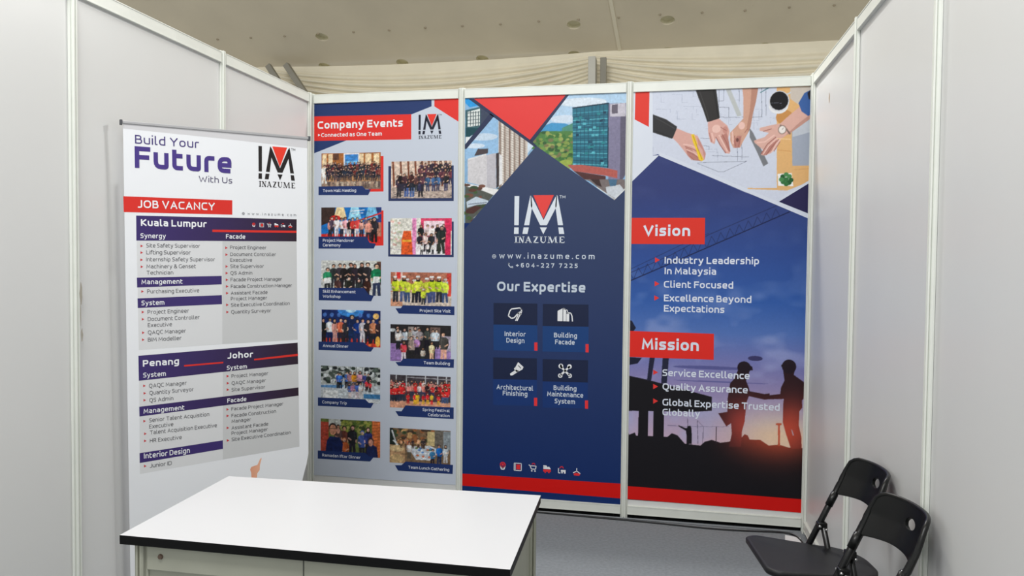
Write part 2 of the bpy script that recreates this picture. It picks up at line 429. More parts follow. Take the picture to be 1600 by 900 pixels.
def text_quads(s, x0, x1, yb, cap, wf):
    """lettering fitted between x0 and x1 on baseline yb with the given capital height"""
    w = round(wf * 6.9 * 1.08, 3); k = cap / 6.9
    side = 0.62
    adv = [(2.2 if c == ' ' else GL[c][0] + w + 2 * side) * k for c in s]
    nat = sum(adv) - 2 * side * k
    track = 0; sx = 1.0
    target = x1 - x0
    if len(s) > 1: track = (target - nat) / (len(s) - 1)
    if track < -0.5 * side * k or (track > 0 and track < 0.25 * cap):
        sx = target / nat; track = 0
    qs = []; x = x0
    for c, a in zip(s, adv):
        if c != ' ':
            for q in glyph(c, w)[1]:
                qs.append([(x + (p.x + w / 2) * k * sx, yb + p.y * k) for p in q])
        x += a * sx + track
    return qs

def set_ink(me, cols):
    at = me.color_attributes.new('ink', 'FLOAT_COLOR', 'POINT')
    a = np.ones((len(me.vertices), 4), np.float32); a[:, :3] = cols
    at.data.foreach_set('color', a.ravel())

def flat_mesh(name, polys, cols, depth, step=0.0):
    """flat print: polygons in the x-z plane of the sheet, 'depth' in front of it"""
    v = []; f = []; c = []
    for p, cc in zip(polys, cols):
        s = len(v)
        for i, q in enumerate(p):
            v.append((q[0], -depth - (len(v) // 4 % 60) * step, q[1])); c.append(cc[i] if isinstance(cc, list) else cc)
        f.append(tuple(range(s, s + len(p))))
    me = bpy.data.meshes.new(name); me.from_pydata(v, [], f)
    # make all faces look outwards (towards -y)
    me.update()
    bm = bmesh.new(); bm.from_mesh(me)
    fl = [x for x in bm.faces if x.normal.y > 0]
    if fl: bmesh.ops.reverse_faces(bm, faces=fl)
    bm.to_mesh(me); bm.free()
    set_ink(me, np.array(c, np.float32)); return me

# canvas painting for the photographic prints
class Canvas:
    def __init__(s, x0, y0, x1, y1, res):
        s.x0, s.y0, s.x1, s.y1 = x0, y0, x1, y1
        s.w = max(8, int((x1 - x0) / res)); s.h = max(8, int((y1 - y0) / res)); s.ss = 2
        s.a = np.zeros((s.h * s.ss, s.w * s.ss, 3), np.float32); s.clip = None
    def c(s, p): return ((p[0] - s.x0) / (s.x1 - s.x0) * s.w * s.ss, (s.y1 - p[1]) / (s.y1 - s.y0) * s.h * s.ss)
    def poly(s, col, pts):
        P = np.array([s.c(p) for p in pts]); Hh, Ww = s.a.shape[:2]
        xa, ya = np.floor(P.min(0)).astype(int) - 1; xb, yb = np.ceil(P.max(0)).astype(int) + 1
        xa, ya = max(xa, 0), max(ya, 0); xb, yb = min(xb, Ww), min(yb, Hh)
        if xa >= xb or ya >= yb: return
        yy, xx = np.mgrid[ya:yb, xa:xb]; yy = yy + .5; xx = xx + .5
        ins = np.zeros(xx.shape, bool); n = len(P)
        for i in range(n):
            x1, y1 = P[i]; x2, y2 = P[(i + 1) % n]
            if y1 == y2: continue
            cnd = (y1 > yy) != (y2 > yy)
            ins ^= cnd & (xx < (x2 - x1) * (yy - y1) / (y2 - y1) + x1)
        s.a[ya:yb, xa:xb][ins] = col
    def line(s, col, w, pts):
        for a, b in zip(pts, pts[1:]):
            a = Vector(a[:2]); b = Vector(b[:2]); d = b - a
            if d.length < 1e-6: continue
            n = Vector((-d.y, d.x)).normalized() * w / 2
            s.poly(col, [a + n, b + n, b - n, a - n])
    def ell(s, col, p, rx, ry):
        s.poly(col, [(p[0] + rx * math.cos(k * math.pi / 8), p[1] + ry * math.sin(k * math.pi / 8)) for k in range(16)])
    def glow(s, col, p, rx, ry, add=False):
        yy, xx = np.mgrid[0:s.a.shape[0], 0:s.a.shape[1]]
        cx, cy = s.c(p); qx = (s.w * s.ss) / (s.x1 - s.x0) * rx; qy = (s.h * s.ss) / (s.y1 - s.y0) * ry
        g = np.exp(-(((xx - cx) / qx) ** 2 + ((yy - cy) / qy) ** 2) * 1.6)[..., None].astype(np.float32)
        if add:
            dark = np.clip(1.25 - s.a.mean(2, keepdims=True) / 110, 0, 1)
            s.a += g * dark * np.array(col, np.float32) * .75
        else: s.a = s.a * (1 - g * .75) + g * .75 * np.array(col, np.float32)
    def grad(s, stops):
        ys = np.linspace(s.y1, s.y0, s.a.shape[0]); st = sorted(stops, key=lambda t: -t[0])
        for c in range(3): s.a[:, :, c] = np.interp(-ys, [-t[0] for t in st], [t[1][c] for t in st])[:, None]
    def noise(s, rng, amt, cells):
        Hh, Ww = s.a.shape[:2]; gy, gx = cells
        g = rng.random((gy, gx)).astype(np.float32)
        yi = np.linspace(0, gy - 1.001, Hh); xi = np.linspace(0, gx - 1.001, Ww)
        y0 = yi.astype(int); x0 = xi.astype(int); fy = (yi - y0)[:, None]; fx = (xi - x0)[None]
        fy = fy * fy * (3 - 2 * fy); fx = fx * fx * (3 - 2 * fx)
        n = g[y0][:, x0] * (1 - fy) * (1 - fx) + g[y0 + 1][:, x0] * fy * (1 - fx) + g[y0][:, x0 + 1] * (1 - fy) * fx + g[y0 + 1][:, x0 + 1] * fy * fx
        return n
    def grain(s, seed, amt):
        g = np.random.default_rng(seed); Hh, Ww = s.a.shape[:2]
        n = g.normal(0, 1, (Hh // 2 + 1, Ww // 2 + 1)).repeat(2, 0).repeat(2, 1)[:Hh, :Ww]
        m = g.normal(0, 1, (Hh // 6 + 1, Ww // 6 + 1)).repeat(6, 0).repeat(6, 1)[:Hh, :Ww]
        k = np.ones(5) / 5
        m = np.apply_along_axis(lambda v: np.convolve(v, k, 'same'), 0, m); m = np.apply_along_axis(lambda v: np.convolve(v, k, 'same'), 1, m)
        s.a = np.clip(s.a * (1 + amt * (0.6 * n + 1.0 * m)[..., None]), 0, 255).astype(np.float32)
    def mesh(s, name, depth):
        a = s.a.reshape(s.h, s.ss, s.w, s.ss, 3).mean((1, 3)) / 255
        a = np.clip(a, 0, 1); a = np.where(a <= .04045, a / 12.92, ((a + .055) / 1.055) ** 2.4)
        h, w = s.h, s.w
        xs = np.linspace(s.x0, s.x1, w) / 1000; zs = np.linspace(s.y1, s.y0, h) / 1000
        v = np.zeros((h, w, 3), np.float32); v[..., 0] = xs[None]; v[..., 1] = -depth; v[..., 2] = zs[:, None]
        idx = np.arange(h * w).reshape(h, w)
        q = np.stack([idx[1:, :-1], idx[1:, 1:], idx[:-1, 1:], idx[:-1, :-1]], -1).reshape(-1, 4)
        me = bpy.data.meshes.new(name)
        me.vertices.add(h * w); me.vertices.foreach_set('co', v.ravel())
        me.loops.add(q.size); me.loops.foreach_set('vertex_index', q.ravel().astype(np.int32))
        me.polygons.add(len(q)); me.polygons.foreach_set('loop_start', np.arange(0, q.size, 4, dtype=np.int32))
        me.update(calc_edges=True)
        set_ink(me, a.reshape(-1, 3)); return me

def run_ops(cv, ops, rng):
    for o in ops:
        k = o[0]
        if k == 'p': cv.poly(o[1], o[2])
        elif k == 'l': cv.line(o[1], o[2] * 0.83, o[3])
        elif k == 'e': cv.ell(o[1], o[2], o[3], o[4])
        elif k == 'g': cv.grad(o[1])
        elif k == 'glow': cv.glow(o[1], o[2], o[3], o[4])
        elif k == 'glow2': cv.glow(o[1], o[2], o[3], o[4], True)
        elif k == 'noise':
            n = .6 * cv.noise(rng, 1, (26, 6)) + .4 * cv.noise(rng, 1, (60, 16))
            n = np.clip((n - .5) * 3, 0, 1)[..., None] * o[2]
            ys = np.linspace(0, 1, cv.a.shape[0])[:, None, None]
            n = n * np.clip((ys - .30) * 3, 0.12, 1)
            cv.a = cv.a * (1 - n) + np.array(o[1], np.float32) * n

def logo_mesh(x, y, w, h, col, ref):
    """mark: bar, split letter shape and inverted triangle above a serif word"""
    sx = w / 397.0; sy = h / 372.0
    def T(p): return ((x + (p[0] - 468) * sx) / 1000, (y - (p[1] - 125) * sy) / 1000)
    P = [[(470,130),(507,130),(505,358),(470,358)], [(470,375),(505,375),(505,425),(468,425)],
         [(594,128),(603,130),(610,205),(588,358),(548,358)], [(597,128),(612,145),(700,318),(700,358),(674,358),(600,212)],
         [(806,128),(852,358),(812,358),(790,205),(797,130)], [(803,128),(800,212),(726,358),(700,358),(700,318),(788,145)],
         [(544,375),(585,375),(575,425),(535,425)], [(815,375),(852,375),(862,425),(822,425)], [(672,375),(727,375),(699,428)]]
    polys = [[T(p) for p in q] for q in P]; cols = [col] * len(polys)
    polys.append([T(p) for p in [(618,125),(778,125),(698,308)]]); cols.append(ref)
    # serif word
    def seg(a, b, wd):
        a = Vector(a); b = Vector(b); n = Vector((-(b - a).y, (b - a).x)).normalized() * wd / 2
        polys.append([T(a + n), T(b + n), T(b - n), T(a - n)]); cols.append(col)
    t, bt = 445, 495; TH, TN = 11, 4
    def serif(cx, yy, l=11): seg((cx - l, yy), (cx + l, yy), 5)
    seg((485, t), (485, bt), TH); serif(485, t + 2); serif(485, bt - 2)
    seg((512, t), (512, bt), TN); seg((512, t), (542, bt), TH); seg((543, t), (543, bt), TN); serif(510, t + 2, 9); serif(543, t + 2, 8); serif(512, bt - 2, 8)
    seg((580, t), (563, bt), TN); seg((580, t), (600, bt), TH); seg((569, 478), (592, 478), TN); serif(563, bt - 2, 8); serif(600, bt - 2, 9)
    seg((622, t + 2), (660, t + 2), 5); seg((655, t), (626, bt), TH); seg((622, bt - 2), (662, bt - 2), 5)
    seg((683, t), (683, 482), TH); seg((683, 480), (694, bt - 2), 9); seg((694, bt - 2), (706, bt - 2), 6); seg((706, bt - 2), (716, 480), 5); seg((716, 482), (716, t), TN); serif(683, t + 2, 10); serif(716, t + 2, 8)
    seg((746, t), (742, bt), TN); seg((748, t), (770, bt), TH); seg((792, t), (770, bt), TN); seg((794, t), (799, bt), TH); serif(742, bt - 2, 8); serif(800, bt - 2, 10); serif(744, t + 2, 8); serif(796, t + 2, 9)
    seg((832, t), (832, bt), TH); seg((824, t + 2), (862, t + 2), 5); seg((824, bt - 2), (864, bt - 2), 5); seg((832, 470), (852, 470), 5); seg((861, t), (861, t + 13), 3); seg((863, bt - 13), (863, bt), 3)
    # trade mark sign
    seg((822, 129), (840, 129), 3); seg((831, 129), (831, 150), 3); seg((846, 150), (846, 129), 3); seg((846, 129), (856, 145), 3); seg((856, 145), (866, 129), 3); seg((866, 129), (866, 150), 3)
    return polys, cols

def icon_polys(k, x, y, s, c1, c2):
    P = []; K = []
    def sg(a, b, w, c=c1):
        a = Vector(a); b = Vector(b); n = Vector((-(b - a).y, (b - a).x)).normalized() * w / 2
        P.append([a + n, b + n, b - n, a - n]); K.append(c)
    def pl(pts, w, c=c1):
        for a, b in zip(pts, pts[1:]): sg(a, b, w, c)
    def fl(pts, c=c1): P.append([Vector(p) for p in pts]); K.append(c)
    def ring(cx, cy, r, w, c=c1, n=12, a0=0, a1=2 * math.pi): pl([(cx + r * math.cos(a0 + (a1 - a0) * i / n), cy + r * math.sin(a0 + (a1 - a0) * i / n)) for i in range(n + 1)], w, c)
    def disc(cx, cy, r, c=c1): fl([(cx + r * math.cos(i * math.pi / 6), cy + r * math.sin(i * math.pi / 6)) for i in range(12)], c)
    if k == 'globe': ring(0, 0, .85, .18); sg((-.8, 0), (.8, 0), .14); sg((0, -.8), (0, .8), .14); ring(0, .1, .5, .1)
    elif k == 'phone': pl([(-.8, .8), (-.75, .1), (-.2, -.6), (.8, -.85)], .3); sg((-.9, .6), (-.45, .5), .45); sg((.3, -.4), (.8, -.7), .45)
    elif k == 'pen': pl([(.95, .75), (.7, .98), (-.5, .8), (-.75, .5), (-.95, -.2), (-.5, -.55), (-.1, -.45), (.3, 0), (.6, .3)], .17); pl([(.85, .9), (1.0, .5), (.3, -.9)], .17); pl([(.95, .5), (.6, .3), (.1, -.9)], .13); sg((.4, .2), (.95, .1), .2)
    elif k == 'tower': fl([(-1, .5), (-.35, .85), (-.35, -.8), (-1, -.8)]); fl([(-.27, .85), (.1, .72), (.1, -.8), (-.27, -.8)]); fl([(.15, .15), (.5, .15), (.5, -.8), (.15, -.8)]); pl([(-.27, .85), (.25, .6), (.3, .2)], .1); pl([(.2, .3), (.7, .25), (.85, -.1), (.92, -.8)], .14)
    elif k == 'brush': fl([(.2, .95), (.95, .3), (.8, -.05), (.35, -.3), (-.2, .2), (.05, .7)]); fl([(.3, -.3), (-.1, -.1), (-.95, -.7), (-.85, -.95), (-.55, -.9)]); fl([(-.2, .25), (.3, -.3), (.0, -.45), (-.4, 0)]); sg((.2, .5), (.6, .1), .1, (.02, .03, .08))
    elif k == 'tools':
        sg((-.7, .7), (.7, -.7), .3); sg((.7, .7), (-.7, -.7), .3); ring(-.7, -.72, .25, .18); disc(-.62, .68, .36); disc(.64, .66, .34); ring(.68, -.68, .24, .2, a0=-2.2, a1=2.6); disc(-.62, .8, .14, (.02, .03, .08)); sg((.3, -.1), (-.1, .3), .08, (.02, .03, .08))
    elif k == 'svc0': ring(0, .25, .6, .28, c2); disc(0, .3, .3, c2); pl([(-.6, 0), (-.35, -.85), (.35, -.85), (.6, 0)], .24); sg((-.3, -.85), (0, -.2), .1); sg((.3, -.85), (0, -.2), .1)
    elif k == 'svc1': pl([(-.9, -.9), (-.9, .9), (.9, .9), (.9, -.9), (-.9, -.9)], .16); sg((-.6, .9), (-.6, -.9), .12); fl([(-.35, .6), (.65, .6), (.65, -.6), (-.35, -.6)], c2)
    elif k == 'svc2': ring(.2, .8, .35, .2, c2, a0=0, a1=math.pi); pl([(-1, .7), (-.7, .6), (-.3, -.3), (.7, -.3), (.9, .5), (-.6, .5)], .2); disc(-.2, -.75, .2); disc(.6, -.75, .2)
    elif k == 'svc3': fl([(-.9, .9), (-.1, .9), (.1, .5), (-.9, .5)]); fl([(-.9, .4), (.6, .6), (1, 0), (-.9, 0)]); fl([(-.9, -.1), (1, -.1), (1, -.7), (-.9, -.7)], c2); disc(-.4, -.8, .2, c2); disc(.5, -.8, .2, c2)
    elif k == 'svc4': ring(-.1, .5, .4, .25, c2, a0=0, a1=math.pi); pl([(-.9, .5), (-.9, -.7), (-.4, -.7)], .2); fl([(-.3, .1), (.9, .1), (.9, -.4), (-.3, -.4)]); disc(0, -.6, .2); disc(.7, -.6, .22)
    elif k == 'svc5': pl([(-.9, -.3), (0, .2), (0, .9)], .2); pl([(0, .2), (.9, -.4)], .2); fl([(-.8, -.6), (-.3, -.25), (.4, -.3), (.9, -.6), (.6, -.95), (-.6, -.95)], c2)
    return [[((x + p[0] * s) / 1000, (y + p[1] * s) / 1000) for p in q] for q in P], K

LAYER = 0.0002
def build_art(items, root):
    last = root
    for it in items:
        k = it[0]
        if k == 'p':
            _, name, c1, c2, pts, layer = it[:6]
            if c2:
                a = np.array(lin(c1)); b = np.array(lin(c2)); vert = len(it) > 6
                vals = [p[1] if vert else p[0] for p in pts]; lo, hi = min(vals), max(vals)
                cc = [tuple(a + (b - a) * (((hi - t) if vert else (t - lo)) / (hi - lo))) for t in vals]
            else: cc = lin(c1)
            me = flat_mesh(name, [[(p[0] / 1000, p[1] / 1000) for p in pts]], [cc], layer * LAYER)
            o = obj(name, me, M_INK, root); 
        elif k == 't':
            _, s, x0, x1, yb, cap, col, wf = it
            qs = text_quads(s, x0 / 1000, x1 / 1000, yb / 1000, cap / 1000, wf)
            obj('lettering', flat_mesh('lettering', qs, [lin(col)] * len(qs), 5 * LAYER, 6e-6), M_TEXTINK, root)
        elif k == 'L':
            _, x, y, w, h, col, ref = it
            P, K = logo_mesh(x, y, w, h, lin(col), lin(ref))
            obj('logo', flat_mesh('logo', P, K, 5 * LAYER), M_TEXTINK, root)
        elif k == 'i':
            _, kk, x, y, s, c1, c2 = it
            P, K = icon_polys(kk, x, y, s, lin(c1), lin(c2))
            obj('icon', flat_mesh('icon', P, K, 5 * LAYER), M_TEXTINK, root)

ART_BANNER = [
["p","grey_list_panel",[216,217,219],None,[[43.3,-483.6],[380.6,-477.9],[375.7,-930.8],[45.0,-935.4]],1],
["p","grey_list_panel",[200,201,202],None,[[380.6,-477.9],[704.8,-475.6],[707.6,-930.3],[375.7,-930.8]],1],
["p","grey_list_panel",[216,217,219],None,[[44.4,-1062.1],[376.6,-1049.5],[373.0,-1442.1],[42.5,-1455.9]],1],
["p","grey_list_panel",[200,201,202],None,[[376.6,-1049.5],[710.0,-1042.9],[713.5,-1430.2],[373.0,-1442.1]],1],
["p","heading_bar",[62,48,108],[48,34,46],[[43.0,-380.3],[705.8,-376.2],[704.8,-477.3],[42.3,-482.6]],2],
["p","heading_bar",[62,48,108],None,[[41.9,-635.3],[375.9,-631.7],[375.7,-668.6],[42.3,-676.0]],2],
["p","heading_bar",[62,48,108],None,[[43.1,-721.0],[375.8,-715.6],[376.1,-755.3],[43.6,-760.8]],2],
["p","heading_bar",[62,48,108],[48,34,46],[[43.0,-959.3],[707.4,-943.4],[709.4,-1042.9],[43.3,-1063.7]],2],
["p","heading_bar",[62,48,108],[48,34,46],[[43.1,-1172.7],[710.1,-1152.2],[710.7,-1190.6],[43.5,-1213.6]],2],
["p","heading_bar",[62,48,108],None,[[41.7,-1367.9],[373.6,-1356.3],[373.9,-1394.7],[41.7,-1409.6]],2],
["p","red_rule",[214,50,42],None,[[339.3,-431.4],[705.0,-428.8],[704.8,-438.7],[339.1,-441.3]],3],
["p","red_rule",[214,50,42],None,[[219.1,-1010.9],[379.0,-1008.3],[378.9,-1015.1],[219.0,-1018.0]],3],
["p","red_rule",[214,50,42],None,[[510.9,-1005.1],[709.0,-995.2],[708.8,-1005.3],[510.8,-1012.0]],3],
["p","job_vacancy_bar",[214,50,42],None,[[-3.1,-303.3],[423.2,-301.6],[422.5,-364.6],[-2.4,-367.6]],2],
["t","Build Your",43.1,288.0,-86.6,34.3,[74,62,122],0.12],
["t","Future",41.1,420.7,-185.4,85.8,[74,58,132],0.2],
["t","With Us",286.4,423.1,-229.2,25.0,[78,70,104],0.11],
["L",535.7,-54.6,163.6,182.4,[38,34,34],[228,60,44]],
["t","JOB VACANCY",49.9,350.0,-348.1,31.4,[236,238,242],0.16],
["t","www.inazume.com",486.8,703.1,-363.0,11.2,[120,120,125],0.12],
["i","globe",469.4,-358.1,6.5,[120,120,125],[120,120,125]],
["i","svc0",513.6,-406.1,9.5,[236,238,242],[214,50,42]],
["i","svc1",548.2,-406.6,9.6,[236,238,242],[214,50,42]],
["i","svc2",581.0,-406.7,9.6,[236,238,242],[214,50,42]],
["i","svc3",613.5,-406.1,9.7,[236,238,242],[214,50,42]],
["i","svc4",644.0,-405.7,9.9,[236,238,242],[214,50,42]],
["i","svc5",676.0,-405.8,10.0,[236,238,242],[214,50,42]],
["t","Kuala Lumpur",60.0,315.4,-421.9,27.3,[236,238,242],0.19],
["t","Synergy",57.8,153.5,-472.0,19.0,[236,238,242],0.15],
["t","Facade",395.2,476.6,-469.2,18.9,[236,238,242],0.15],
["t","Management",58.9,216.7,-662.9,19.0,[236,238,242],0.15],
["t","System",57.7,144.6,-750.1,19.1,[236,238,242],0.15],
["t","Penang",59.3,198.8,-1006.0,26.8,[236,238,242],0.19],
["t","System",60.1,146.6,-1051.4,19.3,[236,238,242],0.15],
["t","Johor",397.0,506.0,-996.8,26.1,[236,238,242],0.19],
["t","System",393.4,479.4,-1045.6,18.1,[236,238,242],0.15],
["t","Management",59.3,217.9,-1203.0,19.4,[236,238,242],0.15],
["t","Facade",394.3,475.6,-1191.6,18.2,[236,238,242],0.15],
["t","Interior Design",58.0,237.5,-1393.2,21.7,[236,238,242],0.16],
["t","Site Safety Supervisor",79.4,287.7,-510.2,15.9,[70,70,76],0.105],
["p","bullet",[196,60,66],None,[[57.7,-499.1],[67.1,-504.7],[57.4,-510.7]],2],
["t","Lifting Supervisor",78.7,250.0,-538.7,15.9,[70,70,76],0.105],
["p","bullet",[196,60,66],None,[[57.0,-526.5],[66.4,-532.1],[56.7,-538.1]],2],
["t","Internship Safety Supervisor",78.0,348.1,-567.8,15.9,[70,70,76],0.105],
["p","bullet",[196,60,66],None,[[56.3,-556.1],[65.7,-561.8],[56.0,-567.7]],2],
["t","Machinery & Genset",78.8,270.3,-597.0,15.9,[70,70,76],0.105],
["p","bullet",[196,60,66],None,[[57.0,-584.6],[66.5,-590.3],[56.7,-596.2]],2],
["t","Technician",79.1,180.4,-623.0,15.9,[70,70,76],0.105],
["t","Purchasing Executive",79.7,282.5,-700.9,16.0,[70,70,76],0.105],
["p","bullet",[196,60,66],None,[[57.9,-686.8],[67.3,-692.7],[57.6,-698.4]],2],
["t","Project Engineer",80.0,240.4,-786.8,16.1,[70,70,76],0.105],
["p","bullet",[196,60,66],None,[[58.2,-772.3],[67.7,-778.4],[57.9,-784.0]],2],
["t","Document Controller",80.3,282.6,-816.2,16.0,[70,70,76],0.105],
["p","bullet",[196,60,66],None,[[58.4,-802.1],[67.9,-808.3],[58.1,-813.8]],2],
["t","Executive",80.2,172.4,-841.7,16.0,[70,70,76],0.105],
["t","QAQC Manager",80.4,227.3,-872.0,16.0,[70,70,76],0.105],
["p","bullet",[196,60,66],None,[[58.5,-858.1],[68.0,-864.4],[58.2,-869.8]],2],
["t","BIM Modeller",79.7,209.3,-902.2,16.1,[70,70,76],0.105],
["p","bullet",[196,60,66],None,[[57.8,-887.4],[67.3,-893.8],[57.5,-899.2]],2],
["t","Project Engineer",412.0,567.8,-514.4,14.6,[70,70,76],0.105],
["p","bullet",[196,60,66],None,[[391.9,-503.2],[402.5,-509.2],[391.6,-515.5]],2],
["t","Document Controller",412.5,610.0,-544.8,14.6,[70,70,76],0.105],
["p","bullet",[196,60,66],None,[[392.3,-533.3],[402.9,-539.3],[392.1,-545.6]],2],
["t","Executive",412.0,505.0,-569.6,14.5,[70,70,76],0.105],
["t","Site Supervisor",412.5,556.1,-597.2,14.6,[70,70,76],0.105],
["p","bullet",[196,60,66],None,[[392.4,-584.7],[403.0,-590.8],[392.1,-597.0]],2],
["t","QS Admin",412.5,505.7,-626.8,14.6,[70,70,76],0.105],
["p","bullet",[196,60,66],None,[[392.3,-613.8],[402.9,-620.0],[392.1,-626.1]],2],
["t","Facade Project Manager",413.0,636.9,-656.0,14.6,[70,70,76],0.105],
["p","bullet",[196,60,66],None,[[392.8,-642.9],[403.4,-649.1],[392.6,-655.2]],2],
["t","Facade Construction Manager",413.5,682.0,-685.4,14.6,[70,70,76],0.105],
["p","bullet",[196,60,66],None,[[393.3,-672.1],[403.9,-678.3],[393.0,-684.4]],2],
["t","Assistant Facade",413.5,571.5,-714.8,14.6,[70,70,76],0.105],
["p","bullet",[196,60,66],None,[[393.2,-701.2],[403.9,-707.6],[393.0,-713.6]],2],
["t","Project Manager",413.0,569.4,-739.6,14.6,[70,70,76],0.105],
["t","Site Executive Coordination",413.5,671.8,-767.6,14.7,[70,70,76],0.105],
["p","bullet",[196,60,66],None,[[393.3,-752.9],[403.9,-759.3],[393.0,-765.3]],2],
["t","Quantity Surveyor",414.0,586.6,-798.1,14.7,[70,70,76],0.105],
["p","bullet",[196,60,66],None,[[393.7,-784.4],[404.4,-790.9],[393.5,-796.8]],2],
["t","QAQC Manager",81.4,227.5,-1096.2,16.2,[70,70,76],0.105],
["p","bullet",[196,60,66],None,[[59.4,-1080.5],[68.9,-1087.2],[59.1,-1092.3]],2],
["t","Quantity Surveyor",82.6,255.2,-1126.3,16.2,[70,70,76],0.105],
["p","bullet",[196,60,66],None,[[60.5,-1111.8],[70.1,-1118.5],[60.3,-1123.6]],2],
["t","QS Admin",81.9,174.2,-1157.2,16.2,[70,70,76],0.105],
["p","bullet",[196,60,66],None,[[59.8,-1140.8],[69.4,-1147.6],[59.6,-1152.7]],2],
["t","Project Manager",412.7,571.9,-1082.3,14.8,[70,70,76],0.105],
["p","bullet",[196,60,66],None,[[392.4,-1067.0],[403.1,-1074.1],[392.1,-1079.5]],2],
["t","QAQC Manager",413.2,561.6,-1113.4,14.8,[70,70,76],0.105],
["p","bullet",[196,60,66],None,[[392.9,-1098.3],[403.6,-1105.4],[392.6,-1110.8]],2],
["t","Site Supervisor",412.6,557.7,-1142.9,14.8,[70,70,76],0.105],
["p","bullet",[196,60,66],None,[[392.3,-1127.3],[403.0,-1134.4],[392.0,-1139.8]],2],
["t","Senior Talent Acquisition",80.2,318.2,-1241.7,16.3,[70,70,76],0.105],
["p","bullet",[196,60,66],None,[[58.2,-1228.6],[67.8,-1235.6],[57.9,-1240.5]],2],
["t","Executive",79.7,172.7,-1268.5,16.2,[70,70,76],0.105],
["t","Talent Acquisition Executive",82.4,349.1,-1294.1,16.3,[70,70,76],0.105],
["p","bullet",[196,60,66],None,[[60.3,-1282.4],[69.9,-1289.5],[60.0,-1294.3]],2],
["t","HR Executive",81.6,205.4,-1328.6,16.3,[70,70,76],0.105],
["p","bullet",[196,60,66],None,[[59.6,-1312.7],[69.1,-1319.8],[59.3,-1324.6]],2],
["t","Facade Project Manager",410.9,639.6,-1228.2,14.8,[70,70,76],0.105],
["p","bullet",[196,60,66],None,[[390.5,-1214.8],[401.2,-1222.2],[390.3,-1227.4]],2],
["t","Facade Construction",410.9,606.3,-1258.6,14.9,[70,70,76],0.105],
["p","bullet",[196,60,66],None,[[390.5,-1243.4],[401.2,-1250.7],[390.2,-1255.9]],2],
["t","Manager",411.5,494.5,-1283.7,14.9,[70,70,76],0.105],
["t","Assistant Facade",410.9,570.7,-1313.2,14.9,[70,70,76],0.105],
["p","bullet",[196,60,66],None,[[390.5,-1297.1],[401.2,-1304.6],[390.3,-1309.6]],2],
["t","Project Manager",410.4,568.6,-1337.5,14.9,[70,70,76],0.105],
["t","Site Executive Coordination",410.9,672.8,-1364.9,14.9,[70,70,76],0.105],
["p","bullet",[196,60,66],None,[[390.5,-1353.2],[401.2,-1360.8],[390.2,-1365.8]],2],
["t","Junior ID",80.1,164.9,-1434.9,16.4,[70,70,76],0.105],
["p","bullet",[196,60,66],None,[[58.0,-1418.9],[67.6,-1426.2],[57.7,-1430.9]],2],
["p","pointing_hand",[226,160,130],[236,180,150],[[495.4,-1543.3],[494.1,-1519.7],[489.9,-1504.5],[494.6,-1494.0],[510.5,-1489.8],[521.8,-1488.4],[532.5,-1465.2],[539.5,-1456.7],[540.5,-1463.9],[533.2,-1490.0],[531.6,-1513.3],[521.1,-1526.5],[519.6,-1546.9]],1]]
